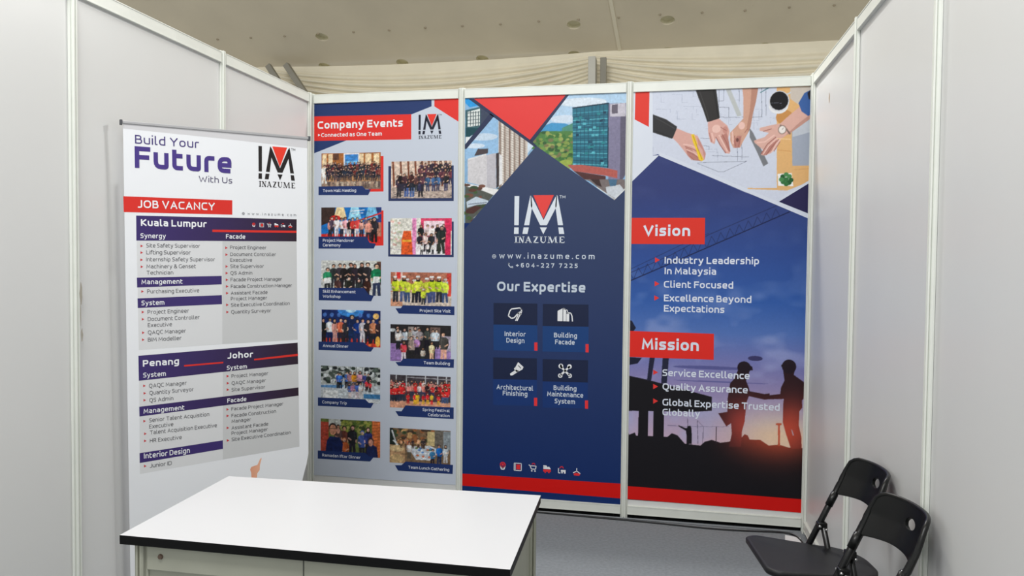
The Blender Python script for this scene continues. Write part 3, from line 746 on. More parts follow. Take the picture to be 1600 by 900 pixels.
ART_EVENTS = [
["p","navy_header",[38,58,108],None,[[4.4,2487.1],[792.7,2483.1],[793.0,2440.9],[8.3,2167.1]],1],
["p","red_corner",[224,52,46],None,[[810.6,2485.6],[974.8,2483.1],[974.6,2336.2],[810.9,2440.3]],1],
["p","title_bar",[224,52,46],None,[[6.6,2402.3],[663.3,2396.9],[664.1,2243.3],[8.2,2248.8]],2],
["t","Company Events",43.5,608.6,2323.3,45.6,[236,238,242],0.2],
["t","Connected as One Team",68.4,473.1,2271.8,23.4,[236,238,242],0.17],
["p","bullet",[236,238,242],None,[[46.4,2293.0],[62.0,2284.7],[46.4,2277.2]],3],
["L",710.1,2393.9,147.4,150.1,[34,36,52],[228,58,48]],
["p","red_backing",[224,52,46],None,[[392.8,2146.7],[483.9,2145.0],[484.9,1925.7],[386.7,1925.3]],1],
["p","red_backing",[224,52,46],None,[[394.0,1808.9],[485.4,1808.5],[486.3,1591.1],[422.4,1589.5]],1],
["p","navy_backing",[46,58,98],None,[[516.2,2082.2],[936.0,2079.8],[937.6,1863.3],[517.2,1866.3]],1],
["p","navy_backing",[46,58,98],None,[[516.4,1739.5],[938.5,1738.9],[940.1,1521.7],[517.4,1522.8]],1],
["p","caption_bar",[34,54,108],None,[[49.7,1961.3],[345.2,1961.3],[366.0,1940.4],[401.8,1940.0],[383.4,1904.0],[49.8,1906.9]],3],
["t","Town Hall Meeting",79.5,303.7,1925.8,17.7,[225,230,240],0.15],
["p","caption_bar",[34,54,108],None,[[50.1,1644.9],[373.9,1645.7],[394.8,1608.2],[436.2,1601.9],[422.5,1571.4],[50.2,1569.2]],3],
["t","Project Handover",80.0,290.8,1612.6,17.8,[225,230,240],0.15],
["t","Ceremony",80.0,200.0,1582.9,17.7,[225,230,240],0.15],
["p","caption_bar",[34,54,108],None,[[52.0,1321.0],[357.7,1324.6],[389.1,1284.1],[423.7,1276.3],[406.5,1242.1],[52.1,1241.7]],3],
["t","Skill Enhancement",80.5,302.2,1290.0,17.8,[225,230,240],0.15],
["t","Workshop",80.5,200.7,1258.8,17.8,[225,230,240],0.15],
["p","caption_bar",[34,54,108],None,[[615.6,1221.7],[947.0,1221.0],[947.4,1168.1],[588.7,1169.4],[566.7,1201.2],[602.1,1203.3]],3],
["t","Project Site Visit",725.3,922.8,1182.5,17.4,[225,230,240],0.15],
["p","caption_bar",[34,54,108],None,[[51.0,978.6],[358.9,982.8],[386.8,957.5],[424.9,952.2],[405.6,925.4],[51.1,924.8]],3],
["t","Annual Dinner",81.0,254.2,944.8,18.0,[225,230,240],0.15],
["p","caption_bar",[34,54,108],None,[[617.3,889.0],[947.4,896.8],[945.5,843.9],[588.2,843.2],[568.3,865.8],[603.8,869.0]],3],
["t","Team Building",752.9,921.4,860.0,17.9,[225,230,240],0.15],
["p","caption_bar",[34,54,108],None,[[47.5,621.1],[369.2,623.7],[392.1,602.3],[425.8,602.2],[405.9,569.3],[47.6,566.8]],3],
["t","Company Trip",77.6,245.1,584.5,17.5,[225,230,240],0.15],
["p","caption_bar",[34,54,108],None,[[636.0,597.6],[947.3,599.9],[947.0,528.2],[589.8,528.6],[568.9,559.3],[609.3,559.6]],3],
["t","Spring Festival",747.4,921.4,569.0,17.0,[225,230,240],0.15],
["t","Celebration",783.0,921.7,538.6,17.0,[225,230,240],0.15],
["p","caption_bar",[34,54,108],None,[[47.0,279.6],[370.3,283.5],[393.3,263.2],[427.1,260.9],[402.6,230.8],[47.1,226.8]],3],
["t","Ramadan Iftar Dinner",78.1,338.3,243.4,17.6,[225,230,240],0.15],
["p","caption_bar",[34,54,108],None,[[637.9,245.7],[945.6,243.9],[943.4,187.0],[588.8,184.9],[567.9,218.0],[611.1,220.8]],3],
["t","Team Lunch Gathering",656.0,921.5,203.2,17.1,[225,230,240],0.15]]
ART_EXPERTISE = [
["p","navy_field",[58,70,100],[12,44,104],[[1445.0,2186.3],[1910.3,1861.0],[1979.5,1930.8],[1995.9,32.1],[996.7,74.5],[1008.3,1693.0]],2,"v"],  # navy ink paled towards the top: glare painted into the colour
["p","dark_outline",[46,54,84],None,[[1026.1,2478.2],[1062.0,2476.9],[1407.5,2225.0],[1448.8,2186.2],[1438.9,2177.4]],3],
["p","dark_outline",[46,54,84],None,[[1611.4,2477.6],[1636.3,2481.2],[1423.1,2209.5],[1404.4,2223.5]],3],
["p","dark_outline",[46,54,84],None,[[1160.4,2387.4],[1185.8,2369.1],[1014.1,2176.4],[1002.9,2180.4],[1002.7,2199.7]],3],
["p","red_triangle",[226,62,60],None,[[1058.0,2478.6],[1618.9,2481.9],[1405.9,2223.5]],4],
["L",1314.4,1894.5,306.3,284.6,[222,230,240],[232,72,68]],
["i","globe",1193.5,1528.9,13.5,[205,215,228],[205,215,228]],
["t","www.inazume.com",1225.3,1799.4,1516.9,32.4,[205,215,228],0.16],
["i","phone",1296.6,1476.7,17.3,[205,215,228],[205,215,228]],
["t","+604-227 7225",1328.1,1699.7,1464.4,25.3,[205,215,228],0.17],
["t","Our Expertise",1213.7,1746.9,1320.6,55.6,[200,212,226],0.2],
["p","card_heading",[28,38,68],None,[[1192.5,1247.6],[1461.2,1248.8],[1462.7,1118.6],[1193.7,1116.7]],3],
["p","card_body",[28,66,124],None,[[1193.7,1116.7],[1462.7,1118.6],[1464.4,963.3],[1195.2,960.4]],3],
["p","card_heading",[28,38,68],None,[[1494.8,1247.8],[1767.3,1249.2],[1769.0,1118.2],[1494.6,1116.0]],3],
["p","card_body",[28,66,124],None,[[1494.6,1116.0],[1769.0,1118.2],[1771.0,967.6],[1496.3,962.7]],3],
["p","card_heading",[28,38,68],None,[[1192.9,917.1],[1462.2,920.5],[1463.7,790.5],[1194.1,785.5]],3],
["p","card_body",[26,56,116],None,[[1194.1,785.5],[1463.7,790.5],[1465.4,633.7],[1195.5,626.8]],3],
["p","card_heading",[28,38,68],None,[[1496.8,917.5],[1769.1,920.4],[1769.1,787.9],[1498.3,783.4]],3],
["p","card_body",[26,56,116],None,[[1498.3,783.4],[1769.1,787.9],[1771.2,633.2],[1500.0,626.8]],3],
["p","red_tick",[230,56,60],None,[[1445.6,1015.7],[1464.6,1016.3],[1465.2,966.8],[1446.2,967.0]],4],
["p","red_tick",[230,56,60],None,[[1752.7,1015.1],[1771.2,1015.7],[1771.9,966.8],[1753.4,967.0]],4],
["p","red_tick",[230,56,60],None,[[1447.5,682.6],[1466.6,683.5],[1467.1,633.8],[1448.0,633.7]],4],
["p","red_tick",[230,56,60],None,[[1753.7,680.6],[1772.2,681.5],[1772.8,632.4],[1754.3,632.3]],4],
["t","Interior",1263.1,1391.5,1049.4,27.5,[205,215,228],0.17],
["t","Design",1274.0,1385.0,1010.4,27.5,[205,215,228],0.17],
["t","Building",1564.0,1701.7,1050.2,27.2,[205,215,228],0.17],
["t","Facade",1571.3,1687.8,1009.6,27.2,[205,215,228],0.17],
["t","Architectural",1216.8,1441.0,724.7,27.7,[205,215,228],0.17],
["t","Finishing",1255.1,1406.6,689.4,27.7,[205,215,228],0.17],
["t","Building",1565.1,1702.3,735.0,27.3,[205,215,228],0.17],
["t","Maintenance",1526.8,1742.5,696.8,27.3,[205,215,228],0.17],
["t","System",1572.8,1694.8,655.8,27.4,[205,215,228],0.17],
["i","pen",1324.9,1180.1,41.8,[236,238,242],[236,238,242]],
["i","tower",1630.6,1184.7,46.6,[236,238,242],[236,238,242]],
["i","brush",1339.5,852.6,43.6,[236,238,242],[236,238,242]],
["i","tools",1632.9,851.8,40.8,[236,238,242],[236,238,242]],
["i","svc0",1259.2,259.0,24.7,[236,238,242],[230,50,56]],
["i","svc1",1351.7,258.0,24.5,[236,238,242],[230,50,56]],
["i","svc2",1443.4,257.9,24.3,[236,238,242],[230,50,56]],
["i","svc3",1530.1,256.6,24.1,[236,238,242],[230,50,56]],
["i","svc4",1622.1,254.9,24.0,[236,238,242],[230,50,56]],
["i","svc5",1710.0,251.3,23.8,[236,238,242],[230,50,56]],
["p","red_stripe",[214,20,16],None,[[1000.3,193.9],[1979.4,198.2],[1980.7,110.4],[1000.9,119.8]],3]]
ART_VISION = [
["p","white_field",[216,222,234],None,[[1999.3,2501.9],[2120.5,2497.4],[2126.5,2115.4],[2162.6,2118.7],[2007.2,1965.9]],2],
["p","red_corner",[222,56,44],None,[[2022.1,2492.9],[2102.1,2491.6],[2101.4,2281.2],[2020.6,2325.9]],3],
["p","white_edge",[212,218,232],None,[[2160.8,2135.0],[2166.4,2134.9],[2818.4,1846.9],[2996.2,1773.4],[2996.8,1745.9],[2645.7,1902.4],[2162.7,2114.7]],2],
["p","white_edge",[212,218,232],None,[[2995.6,1973.6],[2996.2,1946.1],[2848.3,1861.0],[2821.8,1861.2]],2],
["p","dark_triangle",[38,34,78],None,[[2823.6,1846.9],[2992.3,1955.6],[2996.2,1773.4]],3],
["p","title_bar",[222,54,42],None,[[1998.0,1758.6],[2425.3,1757.6],[2425.5,1607.1],[2000.2,1607.7]],3],
["p","title_bar",[226,44,36],None,[[1995.3,1101.0],[2485.7,1097.5],[2486.8,948.5],[1997.5,948.6]],3],
["t","Vision",2081.0,2343.4,1654.4,59.1,[222,228,242],0.2],
["t","Mission",2081.2,2403.0,995.8,61.4,[222,228,242],0.2],
["t","Industry Leadership",2203.1,2724.1,1495.7,37.7,[222,228,242],0.17],
["t","In Malaysia",2204.1,2491.4,1434.2,37.7,[222,228,242],0.17],
["t","Client Focused",2201.3,2586.4,1356.8,37.7,[222,228,242],0.17],
["t","Excellence Beyond",2202.6,2686.9,1277.9,37.9,[222,228,242],0.17],
["t","Expectations",2203.5,2540.7,1217.7,37.9,[222,228,242],0.17],
["t","Service Excellence",2201.4,2685.3,844.8,38.0,[222,228,242],0.17],
["t","Quality Assurance",2202.7,2676.7,764.0,38.1,[222,228,242],0.17],
["t","Global Expertise Trusted",2204.1,2851.4,672.8,38.2,[222,228,242],0.17],
["t","Globally",2205.1,2415.2,615.3,38.2,[222,228,242],0.17],
["p","bullet",[226,58,54],None,[[2148.5,1530.9],[2176.2,1515.8],[2149.0,1500.2]],3],
["p","bullet",[226,58,54],None,[[2148.3,1393.6],[2176.0,1378.7],[2148.7,1362.9]],3],
["p","bullet",[226,58,54],None,[[2147.9,1311.3],[2175.6,1296.4],[2148.4,1280.5]],3],
["p","bullet",[226,58,54],None,[[2148.2,878.9],[2176.0,864.5],[2148.7,847.9]],3],
["p","bullet",[226,58,54],None,[[2149.5,796.0],[2177.3,781.7],[2150.0,765.0]],3],
["p","bullet",[226,58,54],None,[[2150.8,711.3],[2178.6,697.1],[2151.3,680.3]],3],
["p","red_stripe",[214,20,15],None,[[2000.3,187.0],[2992.7,179.8],[2994.4,102.5],[2001.4,111.1]],3]]
PHOTO_BOXES = [[69.9,465.6,1942.7,2168.5],[534.2,924.0,1883.0,2109.5],[69.0,471.9,1605.1,1829.0],[531.3,926.8,1536.7,1759.6],[69.5,470.5,1277.1,1495.1],[534.9,927.2,1214.8,1426.6],[72.1,468.8,953.8,1183.6],[534.4,926.4,871.8,1102.2],[67.9,468.5,598.8,826.2],[532.9,925.9,581.2,787.0],[66.8,469.9,257.5,487.1],[532.7,928.4,233.8,452.8]]
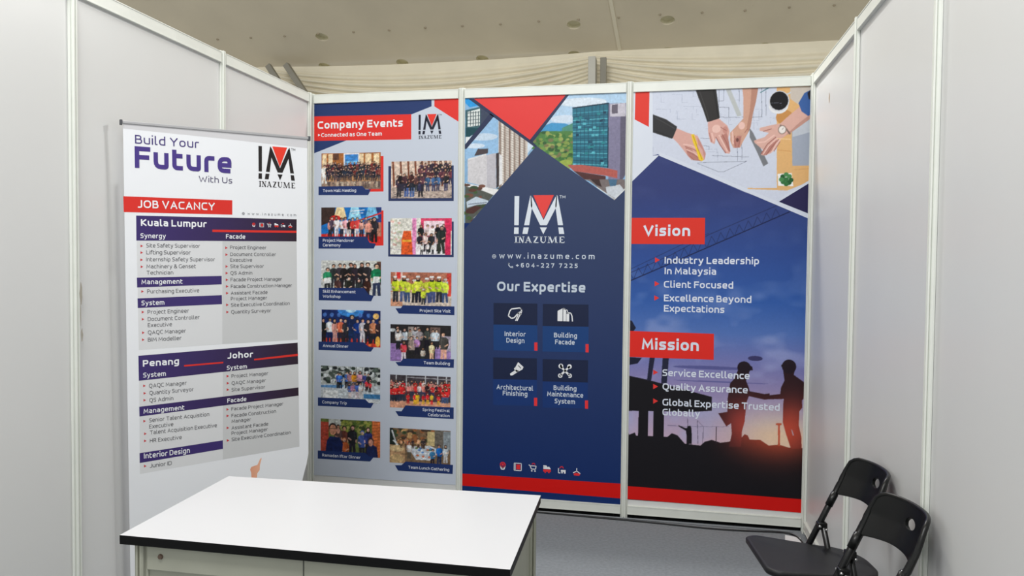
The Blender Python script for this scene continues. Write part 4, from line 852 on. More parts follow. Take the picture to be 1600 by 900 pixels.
VISION_PICTURE = [["g",[[2514.9,[48,58,110]],[1903.5,[50,62,118]],[1541.5,[48,78,148]],[1287.0,[50,92,168]],[1104.6,[84,116,184]],[958.5,[116,122,182]],[775.3,[150,138,184]],[628.5,[172,160,196]],[444.5,[206,176,196]]]],["noise",[170,178,220],0.5,[0,0]],["glow",[255,220,170],[2849.1,518.9],319.9,188.8],["l",[24,32,72],7,[[2003.4,1390.1],[2433.8,1585.3],[2883.6,1791.2]]],["l",[32,42,84],4,[[2002.7,1436.5],[2236.0,1543.3],[2448.1,1662.2],[2815.0,1825.6]]],["l",[32,42,84],3,[[2002.4,1456.4],[2291.0,1600.8],[2448.0,1670.3]]],["l",[30,40,82],3,[[2002.5,1446.4],[2029.5,1401.9],[2054.7,1469.8],[2081.5,1425.4],[2106.6,1493.1],[2133.3,1448.8],[2158.2,1516.2],[2184.8,1472.0],[2209.6,1539.3],[2236.1,1495.1],[2260.7,1562.2],[2287.1,1518.1],[2311.6,1585.0],[2337.8,1541.0],[2362.2,1607.7],[2388.3,1563.8],[2412.5,1630.2],[2438.5,1586.5],[2462.6,1652.7],[2488.5,1609.0],[2512.4,1675.0],[2538.2,1631.4],[2562.0,1697.3],[2587.7,1653.7],[2611.3,1719.4],[2636.9,1676.0],[2660.4,1741.4],[2685.9,1698.1],[2709.2,1763.3],[2734.6,1720.0],[2757.8,1785.1],[2783.1,1741.9],[2806.2,1806.8],[2831.4,1763.7]]],["p",[22,20,26],[[1994.9,841.6],[2110.0,821.2],[2288.6,780.7],[2480.3,735.8],[2481.8,656.4],[2386.8,645.1],[1998.0,632.5]]],["p",[22,20,26],[[2070.0,654.4],[2125.6,657.1],[2125.6,440.2],[2066.7,436.8]]],["p",[22,20,26],[[2154.9,658.6],[2214.8,661.5],[2215.1,445.5],[2153.4,441.8]]],["p",[34,36,60],[[2128.3,956.4],[2158.3,957.5],[2138.6,815.7],[2114.2,814.7]]],["p",[34,36,60],[[2202.0,959.0],[2237.5,960.2],[2227.9,802.9],[2195.6,801.5]]],["p",[26,30,52],[[1990.2,1168.2],[2023.1,1160.7],[2046.7,1119.8],[2032.2,1098.7],[1991.2,1097.5]]],["p",[26,30,52],[[1993.4,947.6],[2083.6,946.6],[2059.6,912.4],[1994.1,897.5]]],["e",[60,58,104],[2713.7,964.6],40.3,14.7],["e",[90,92,150],[2461.6,902.6],203.4,10.1],["e",[98,98,156],[2526.0,823.5],263.5,3.5],["p",[22,20,26],[[1996.0,485.6],[2008.0,513.1],[2016.5,491.8],[2049.2,507.0],[2057.7,489.0],[2237.0,492.4],[2260.8,514.5],[2293.2,503.9],[2334.1,458.2],[2422.0,451.8],[2445.4,475.4],[2484.7,488.4],[2532.3,474.7],[2579.2,483.1],[2610.2,501.2],[2648.9,511.6],[2664.1,531.2],[2681.3,525.6],[2691.8,501.8],[2749.7,503.5],[2796.4,473.8],[2849.8,482.6],[2903.4,468.8],[2986.6,470.6],[2992.9,173.4],[2001.6,100.1]]],["l",[40,36,50],5,[[2508.6,566.8],[2508.8,466.8]]],["l",[60,56,80],3,[[2347.6,606.0],[2350.1,556.6]]],["l",[60,56,80],3,[[2402.0,596.5],[2408.3,460.9]]],["l",[60,56,80],2,[[2402.0,596.5],[2435.9,562.9],[2435.3,462.5]]],["l",[100,96,130],2,[[2235.9,558.8],[2356.4,558.6],[2577.6,568.9]]],["p",[22,20,26],[[2296.2,563.7],[2334.2,549.2],[2345.4,548.1],[2348.4,560.7],[2364.3,564.0],[2370.1,549.5],[2373.2,512.5],[2372.5,458.8],[2343.7,457.1],[2344.6,498.5],[2339.3,532.9],[2298.8,555.5]]],["p",[120,64,52],[[2832.1,602.7],[2862.6,604.3],[2862.8,593.9],[2853.7,591.8],[2856.1,474.9],[2845.4,474.3],[2843.0,591.2],[2832.3,592.2]]],["p",[46,26,32],[[2620.0,892.4],[2684.2,894.9],[2680.8,870.4],[2666.0,837.5],[2682.2,797.6],[2686.5,777.6],[2767.6,765.0],[2794.3,770.2],[2798.8,738.2],[2768.3,732.7],[2683.2,749.1],[2672.2,716.1],[2662.7,601.9],[2649.8,548.3],[2646.0,458.4],[2579.7,454.5],[2594.0,528.9],[2589.0,589.9],[2563.5,569.7],[2517.4,643.4],[2568.2,654.1],[2568.3,735.7],[2579.3,817.6],[2603.7,847.1]]],["p",[46,26,32],[[2864.1,901.8],[2926.2,904.2],[2921.4,880.0],[2974.9,842.2],[2988.4,810.8],[2987.9,762.9],[2967.4,738.0],[2970.5,698.1],[2955.8,677.4],[2953.7,597.1],[2968.7,533.7],[2971.6,465.6],[2914.9,462.3],[2886.6,545.2],[2868.6,608.7],[2868.1,709.2],[2871.2,741.5],[2791.2,736.2],[2783.1,757.6],[2851.6,768.8],[2854.7,805.1],[2872.9,846.0]]],["e",[34,22,32],[2653.8,909.9],37.0,36.6],["p",[34,22,32],[[2671.9,934.8],[2699.3,915.6],[2702.0,897.1],[2676.5,894.6]]],["e",[34,22,32],[2895.5,925.4],38.6,40.1],["p",[34,22,32],[[2870.8,946.1],[2852.9,931.8],[2853.0,923.8],[2875.3,914.2]]],["glow2",[200,70,34],[2825.9,533.7],260.7,177.1],["glow2",[120,40,30],[2647.2,601.1],126.7,155.4],["glow2",[120,44,26],[2923.1,615.5],116.6,169.8],["p",[190,160,170],[[2912.6,574.8],[2920.3,567.2],[2929.2,539.5],[2923.2,537.6]]],["clip0"],["p",[206,212,228],[[2120.3,2513.7],[2988.4,2481.1],[3000.1,1765.6],[2638.0,1902.4],[2156.1,2122.9],[2126.5,2115.4]]],["p",[222,176,118],[[2797.8,2488.3],[2992.1,2481.0],[3003.2,1965.6],[2866.2,1908.2],[2653.1,1918.2],[2652.9,1923.8],[2810.0,1922.2]]],["p",[200,190,180],[[2869.4,2477.8],[2992.2,2477.1],[2994.6,2364.2],[2923.9,2374.3],[2870.7,2415.1]]],["p",[160,168,184],[[2880.3,2313.0],[2995.3,2333.0],[3001.5,2045.5],[2889.6,2044.2]]],["p",[190,196,206],[[2886.5,2301.1],[2992.1,2309.7],[2993.8,2231.7],[2886.3,2203.0]]],["e",[196,140,80],[2842.8,2314.1],45.8,40.5],["e",[226,228,232],[2809.9,2377.9],52.0,44.8],["e",[210,212,220],[2812.4,2403.0],55.3,58.3],["e",[22,20,24],[2812.3,2405.3],49.2,51.8],["l",[200,204,212],9,[[2853.7,2439.2],[2873.7,2450.2]]],["p",[238,238,236],[[2813.0,2001.2],[2886.7,2004.9],[2897.2,1931.5],[2816.6,1934.8]]],["e",[52,112,62],[2858.9,1969.0],13.0,12.7],["e",[34,88,46],[2839.7,1985.1],13.1,12.8],["e",[74,136,80],[2875.1,1986.2],13.0,12.8],["e",[52,112,62],[2842.6,1955.0],13.1,12.8],["e",[34,88,46],[2874.3,1951.5],13.0,12.8],["e",[74,136,80],[2858.3,1996.6],13.1,12.7],["e",[52,112,62],[2859.4,1943.8],13.1,12.8],["e",[34,88,46],[2884.5,1965.6],13.0,12.8],["e",[74,136,80],[2833.2,1969.4],13.1,12.8],["l",[160,168,190],1.5,[[2284.7,2445.2],[2285.2,2413.0],[2318.5,2411.9]]],["l",[160,168,190],1.5,[[2231.4,2460.6],[2286.9,2457.9],[2287.7,2410.4]]],["l",[160,168,190],1.5,[[2726.3,2176.6],[2726.6,2160.8],[2744.8,2160.4]]],["l",[160,168,190],1.5,[[2470.6,2344.4],[2501.7,2342.6],[2502.0,2327.5]]],["l",[160,168,190],1.5,[[2149.5,2249.3],[2205.6,2247.1],[2206.1,2215.5]]],["l",[160,168,190],1.5,[[2258.1,2369.5],[2258.9,2321.0],[2311.2,2319.5]]],["l",[160,168,190],1.5,[[2753.6,2158.5],[2806.6,2156.6],[2806.9,2141.6]]],["l",[160,168,190],1.5,[[2676.9,2346.5],[2677.9,2299.0],[2709.9,2298.0]]],["l",[160,168,190],1.5,[[2294.0,2391.5],[2349.3,2388.9],[2349.5,2373.7]]],["l",[160,168,190],1.5,[[2743.1,2169.9],[2743.7,2138.3],[2793.8,2137.2]]],["l",[160,168,190],1.5,[[2135.2,2380.0],[2223.3,2376.4],[2223.8,2344.9]]],["l",[160,168,190],1.5,[[2680.2,2284.1],[2680.8,2252.4],[2712.9,2251.6]]],["l",[160,168,190],1.5,[[2521.4,2316.9],[2552.4,2315.2],[2552.7,2300.0]]],["l",[160,168,190],1.5,[[2334.2,2180.9],[2334.5,2164.8],[2353.4,2164.4]]],["l",[160,168,190],1.5,[[2163.1,2254.3],[2219.1,2252.1],[2219.9,2204.3]]],["l",[160,168,190],1.5,[[2480.5,2303.3],[2480.8,2287.3],[2513.4,2286.4]]],["l",[160,168,190],1.5,[[2771.6,2394.9],[2824.4,2392.4],[2824.7,2377.5]]],["l",[160,168,190],1.5,[[2544.6,2312.5],[2545.2,2280.6],[2563.7,2280.1]]],["l",[160,168,190],1.5,[[2417.7,2261.7],[2503.5,2258.7],[2504.4,2211.5]]],["l",[160,168,190],1.5,[[2261.6,2364.3],[2262.4,2315.8],[2281.5,2315.3]]],["l",[160,168,190],1.5,[[2284.1,2199.7],[2371.1,2196.9],[2371.3,2181.6]]],["l",[160,168,190],1.5,[[2320.0,2472.6],[2375.1,2469.8],[2376.0,2422.5]]],["l",[160,168,190],1.5,[[2320.7,2232.2],[2375.9,2230.0],[2376.2,2214.7]]],["l",[160,168,190],1.5,[[2342.6,2362.5],[2343.5,2314.2],[2362.4,2313.7]]],["l",[160,168,190],1.5,[[2403.5,2131.1],[2489.5,2128.5],[2490.4,2081.3]]],["l",[160,168,190],1.5,[[2659.7,2363.0],[2660.3,2331.3],[2678.6,2330.8]]],["l",[160,168,190],1.5,[[2322.1,2389.6],[2408.7,2386.0],[2408.9,2370.8]]],["l",[160,168,190],1.5,[[2346.2,2477.7],[2346.7,2445.6],[2365.6,2444.9]]],["l",[160,168,190],1.5,[[2368.4,2373.3],[2368.9,2341.1],[2387.8,2340.6]]],["l",[160,168,190],1.5,[[2763.5,2312.4],[2793.8,2310.8],[2794.1,2295.8]]],["l",[160,168,190],1.5,[[2168.3,2467.0],[2169.1,2418.5],[2188.3,2417.8]]],["l",[160,168,190],1.5,[[2569.3,2418.4],[2600.1,2416.6],[2601.0,2369.7]]],["l",[160,168,190],1.5,[[2450.8,2385.8],[2451.1,2369.9],[2469.8,2369.3]]],["l",[160,168,190],1.5,[[2670.4,2362.9],[2723.7,2360.4],[2724.7,2313.8]]],["l",[160,168,190],1.5,[[2767.6,2292.8],[2768.2,2261.3],[2786.4,2260.8]]],["l",[160,168,190],1.5,[[2397.8,2465.7],[2452.5,2462.9],[2453.0,2431.8]]],["l",[160,168,190],1.5,[[2669.4,2288.0],[2700.0,2286.4],[2700.3,2271.3]]],["l",[160,168,190],1.5,[[2297.5,2393.2],[2297.8,2377.1],[2316.8,2376.5]]],["l",[160,168,190],1.5,[[2403.4,2382.7],[2458.2,2380.2],[2458.4,2365.0]]],["l",[160,168,190],1.5,[[2705.9,2353.9],[2706.8,2306.5],[2725.1,2305.9]]],["l",[160,168,190],1.5,[[2398.4,2146.8],[2484.4,2144.2],[2485.3,2097.0]]],["l",[92,98,120],2,[[2487.9,2491.9],[2490.0,2380.3],[2544.3,2376.9],[2545.3,2322.8]]],["l",[92,98,120],2,[[2515.1,2490.9],[2516.5,2415.3],[2489.3,2413.8]]],["l",[92,98,120],2,[[2597.7,2487.9],[2599.2,2408.5]]],["l",[92,98,120],2,[[2391.4,2208.4],[2454.2,2203.7]]],["l",[92,98,120],2,[[2407.9,2166.3],[2439.3,2161.6],[2439.7,2141.5]]],["l",[92,98,120],2,[[2378.1,2070.3],[2646.2,2073.7],[2519.9,2015.8],[2496.5,2016.2],[2378.2,2066.3]]],["l",[92,98,120],2,[[2593.8,2202.1],[2596.2,2074.5]]],["l",[92,98,120],2,[[2617.2,2185.6],[2620.7,2082.1]]],["l",[92,98,120],2,[[2498.7,2324.1],[2607.0,2319.4]]],["l",[92,98,120],2,[[2718.3,2491.3],[2721.7,2317.6],[2614.7,2320.7]]],["l",[92,98,120],2,[[2741.1,2490.4],[2744.4,2324.8]]],["l",[92,98,120],2,[[2455.9,2109.1],[2657.3,2097.3]]],["p",[186,190,190],[[2523.0,2484.3],[2548.4,2484.9],[2614.5,2330.3],[2591.5,2324.6]]],["l",[80,130,140],6,[[2711.5,2453.7],[2771.4,2487.7]]],["p",[120,122,128],[[2658.0,2260.0],[2677.7,2231.8],[2761.8,2059.8],[2736.3,2043.5],[2694.8,2136.3],[2659.0,2208.5]]],["p",[46,46,48],[[2122.8,2351.4],[2199.5,2320.7],[2259.9,2278.6],[2258.0,2250.4],[2234.8,2208.9],[2185.0,2226.3],[2124.4,2248.1]]],["p",[214,166,156],[[2260.1,2268.1],[2320.0,2240.8],[2375.5,2223.3],[2391.8,2190.7],[2408.0,2158.2],[2422.8,2117.8],[2417.1,2085.7],[2393.7,2078.1],[2361.7,2110.9],[2346.4,2082.9],[2322.2,2111.6],[2297.9,2144.4],[2265.4,2185.5],[2237.9,2212.1]]],["p",[184,128,118],[[2309.5,2160.3],[2345.3,2143.5],[2377.4,2110.6],[2401.6,2077.9],[2354.2,2085.2],[2322.2,2111.6]]],["p",[236,200,50],[[2339.9,2230.6],[2355.6,2233.4],[2376.3,2175.0],[2372.5,2167.0],[2410.8,2089.8],[2403.1,2077.9],[2385.7,2087.9],[2369.0,2143.0],[2350.9,2187.7]]],["p",[46,44,44],[[2353.4,2500.9],[2470.8,2496.5],[2481.3,2428.4],[2496.5,2320.2],[2475.7,2307.2],[2427.5,2299.0],[2404.4,2367.0],[2375.7,2440.0]]],["p",[214,166,156],[[2430.6,2298.1],[2491.1,2316.4],[2538.4,2275.2],[2550.6,2242.9],[2543.6,2203.2],[2556.4,2139.1],[2552.9,2119.2],[2529.6,2119.7],[2501.6,2164.2],[2477.4,2212.8],[2470.3,2172.9],[2446.7,2185.5],[2434.0,2237.9]]],["p",[184,128,118],[[2493.0,2212.4],[2535.3,2235.4],[2547.8,2187.2],[2556.6,2127.1],[2533.1,2139.6],[2512.9,2188.0]]],["p",[206,160,140],[[2613.7,2493.6],[2701.6,2490.3],[2689.6,2405.5],[2675.5,2342.7],[2663.3,2263.9],[2650.9,2232.5],[2624.9,2185.4],[2608.7,2150.0],[2571.7,2150.0],[2555.5,2187.0],[2553.1,2234.9],[2592.4,2277.7],[2622.5,2312.6],[2621.9,2423.6]]],["p",[184,128,118],[[2571.0,2186.7],[2593.5,2218.0],[2616.6,2217.4],[2606.4,2150.0],[2579.4,2149.8]]],["p",[216,172,160],[[2988.3,2313.7],[2918.7,2264.9],[2867.2,2223.1],[2830.1,2196.5],[2793.6,2134.2],[2771.3,2114.9],[2741.2,2103.7],[2722.0,2108.0],[2732.9,2135.5],[2686.4,2176.1],[2682.3,2188.1],[2739.1,2206.5],[2761.4,2229.7],[2711.8,2242.8],[2713.8,2258.6],[2775.7,2272.7],[2820.9,2279.3],[2865.1,2321.3],[2927.6,2374.1]]],["p",[184,128,118],[[2762.7,2166.5],[2807.5,2197.0],[2786.1,2134.4],[2744.9,2105.2],[2725.8,2111.9]]],["p",[58,96,160],[[2914.6,2388.6],[2944.7,2443.8],[2988.8,2465.6],[2995.8,2309.6],[2969.8,2314.3],[2932.0,2342.7]]],["p",[24,24,38],[[2959.6,2443.3],[2992.3,2474.8],[2993.8,2403.1],[2967.8,2407.9]]],["l",[120,96,90],10,[[2819.6,2271.5],[2851.6,2251.0],[2874.8,2219.0]]],["e",[150,130,120],[2832.1,2245.2],23.1,25.7],["e",[232,226,222],[2832.1,2245.2],17.8,20.1],["l",[160,100,92],5,[[2307.0,2164.4],[2361.1,2143.1],[2393.0,2118.3]]],["l",[160,100,92],4,[[2321.8,2134.2],[2361.6,2114.1],[2390.3,2092.6]]],["l",[232,192,182],9,[[2297.3,2176.7],[2344.9,2167.6],[2383.2,2142.7]]],["l",[232,192,182],7,[[2315.2,2147.3],[2355.0,2128.7],[2385.4,2104.0]]],["l",[160,100,92],4,[[2334.9,2108.2],[2358.2,2085.2]]],["p",[196,140,132],[[2375.6,2215.2],[2391.8,2190.7],[2422.8,2121.8],[2417.1,2087.3],[2404.4,2142.2],[2380.2,2174.9]]],["p",[236,200,50],[[2339.9,2230.6],[2355.6,2233.4],[2376.3,2175.0],[2372.5,2167.0],[2410.8,2089.8],[2403.1,2077.9],[2385.7,2087.9],[2369.0,2143.0],[2350.9,2187.7]]],["l",[150,110,30],3,[[2350.2,2225.5],[2403.0,2087.6]]],["l",[160,100,92],6,[[2475.8,2214.4],[2501.6,2165.8],[2531.9,2122.0]]],["l",[232,192,182],10,[[2492.8,2224.4],[2516.9,2179.9],[2541.0,2131.4]]],["l",[160,100,92],5,[[2509.8,2228.0],[2533.9,2183.5],[2555.0,2129.6]]],["l",[160,100,92],4,[[2439.5,2237.8],[2454.5,2185.3]]],["l",[232,192,182],9,[[2453.6,2237.4],[2466.1,2189.0]]],["e",[232,192,182],[2478.1,2259.2],23.8,23.0],["e",[198,142,132],[2527.2,2251.5],14.3,21.1],["l",[160,100,92],4,[[2499.7,2268.2],[2535.0,2247.3]]],["p",[182,134,116],[[2663.5,2491.7],[2701.6,2490.3],[2689.6,2405.5],[2675.5,2342.7],[2663.3,2263.9],[2650.9,2232.5],[2642.6,2264.4],[2656.4,2343.3],[2662.5,2422.2]]],["l",[160,100,92],5,[[2578.1,2218.4],[2583.8,2158.5]]],["l",[160,100,92],5,[[2607.5,2209.7],[2600.9,2154.1]]],["l",[232,192,182],9,[[2565.3,2242.6],[2571.3,2170.7]]],["e",[232,192,182],[2615.6,2273.1],17.3,21.1],["e",[110,70,66],[2594.0,2194.1],7.9,11.3],["l",[160,100,92],4,[[2631.7,2232.9],[2648.1,2256.3]]],["l",[160,100,92],5,[[2730.9,2238.4],[2776.2,2251.4]]],["l",[160,100,92],6,[[2799.8,2205.1],[2755.1,2166.7],[2722.0,2112.0]]],["l",[232,192,182],9,[[2792.0,2217.1],[2739.7,2178.9],[2697.8,2177.4]]],["l",[160,100,92],5,[[2815.1,2192.9],[2778.2,2150.4],[2750.2,2106.7]]],["l",[232,192,182],8,[[2807.5,2198.6],[2762.9,2158.6],[2733.4,2111.7]]],["l",[232,192,182],8,[[2826.4,2196.6],[2796.9,2157.8],[2777.3,2120.4]]],["l",[160,100,92],4,[[2822.9,2180.9],[2790.0,2124.8]]],["p",[190,144,132],[[2984.8,2306.0],[2918.9,2257.1],[2867.3,2219.2],[2852.3,2215.6],[2918.4,2279.0],[2977.0,2324.2]]],["l",[120,96,90],10,[[2819.6,2271.5],[2851.6,2251.0],[2874.8,2219.0]]],["e",[150,130,120],[2832.1,2245.2],23.1,25.7],["e",[232,226,222],[2832.1,2245.2],17.8,20.1],["l",[90,80,80],2,[[2832.1,2245.2],[2837.9,2256.1]]],["l",[70,70,72],4,[[2135.1,2334.7],[2248.2,2266.8]]],["l",[30,30,32],5,[[2136.3,2257.6],[2225.1,2218.8]]],["l",[66,64,64],5,[[2377.2,2488.0],[2411.8,2390.8],[2436.7,2309.9]]],["l",[28,28,30],6,[[2457.0,2485.1],[2475.7,2396.7],[2487.1,2324.5]]],["l",[210,150,90],4,[[2808.8,2133.9],[2880.5,2124.6]]],["l",[236,200,150],6,[[2807.5,2197.0],[2879.1,2190.6]]],["l",[206,150,96],3,[[2897.6,2022.1],[2990.7,2028.5]]]]
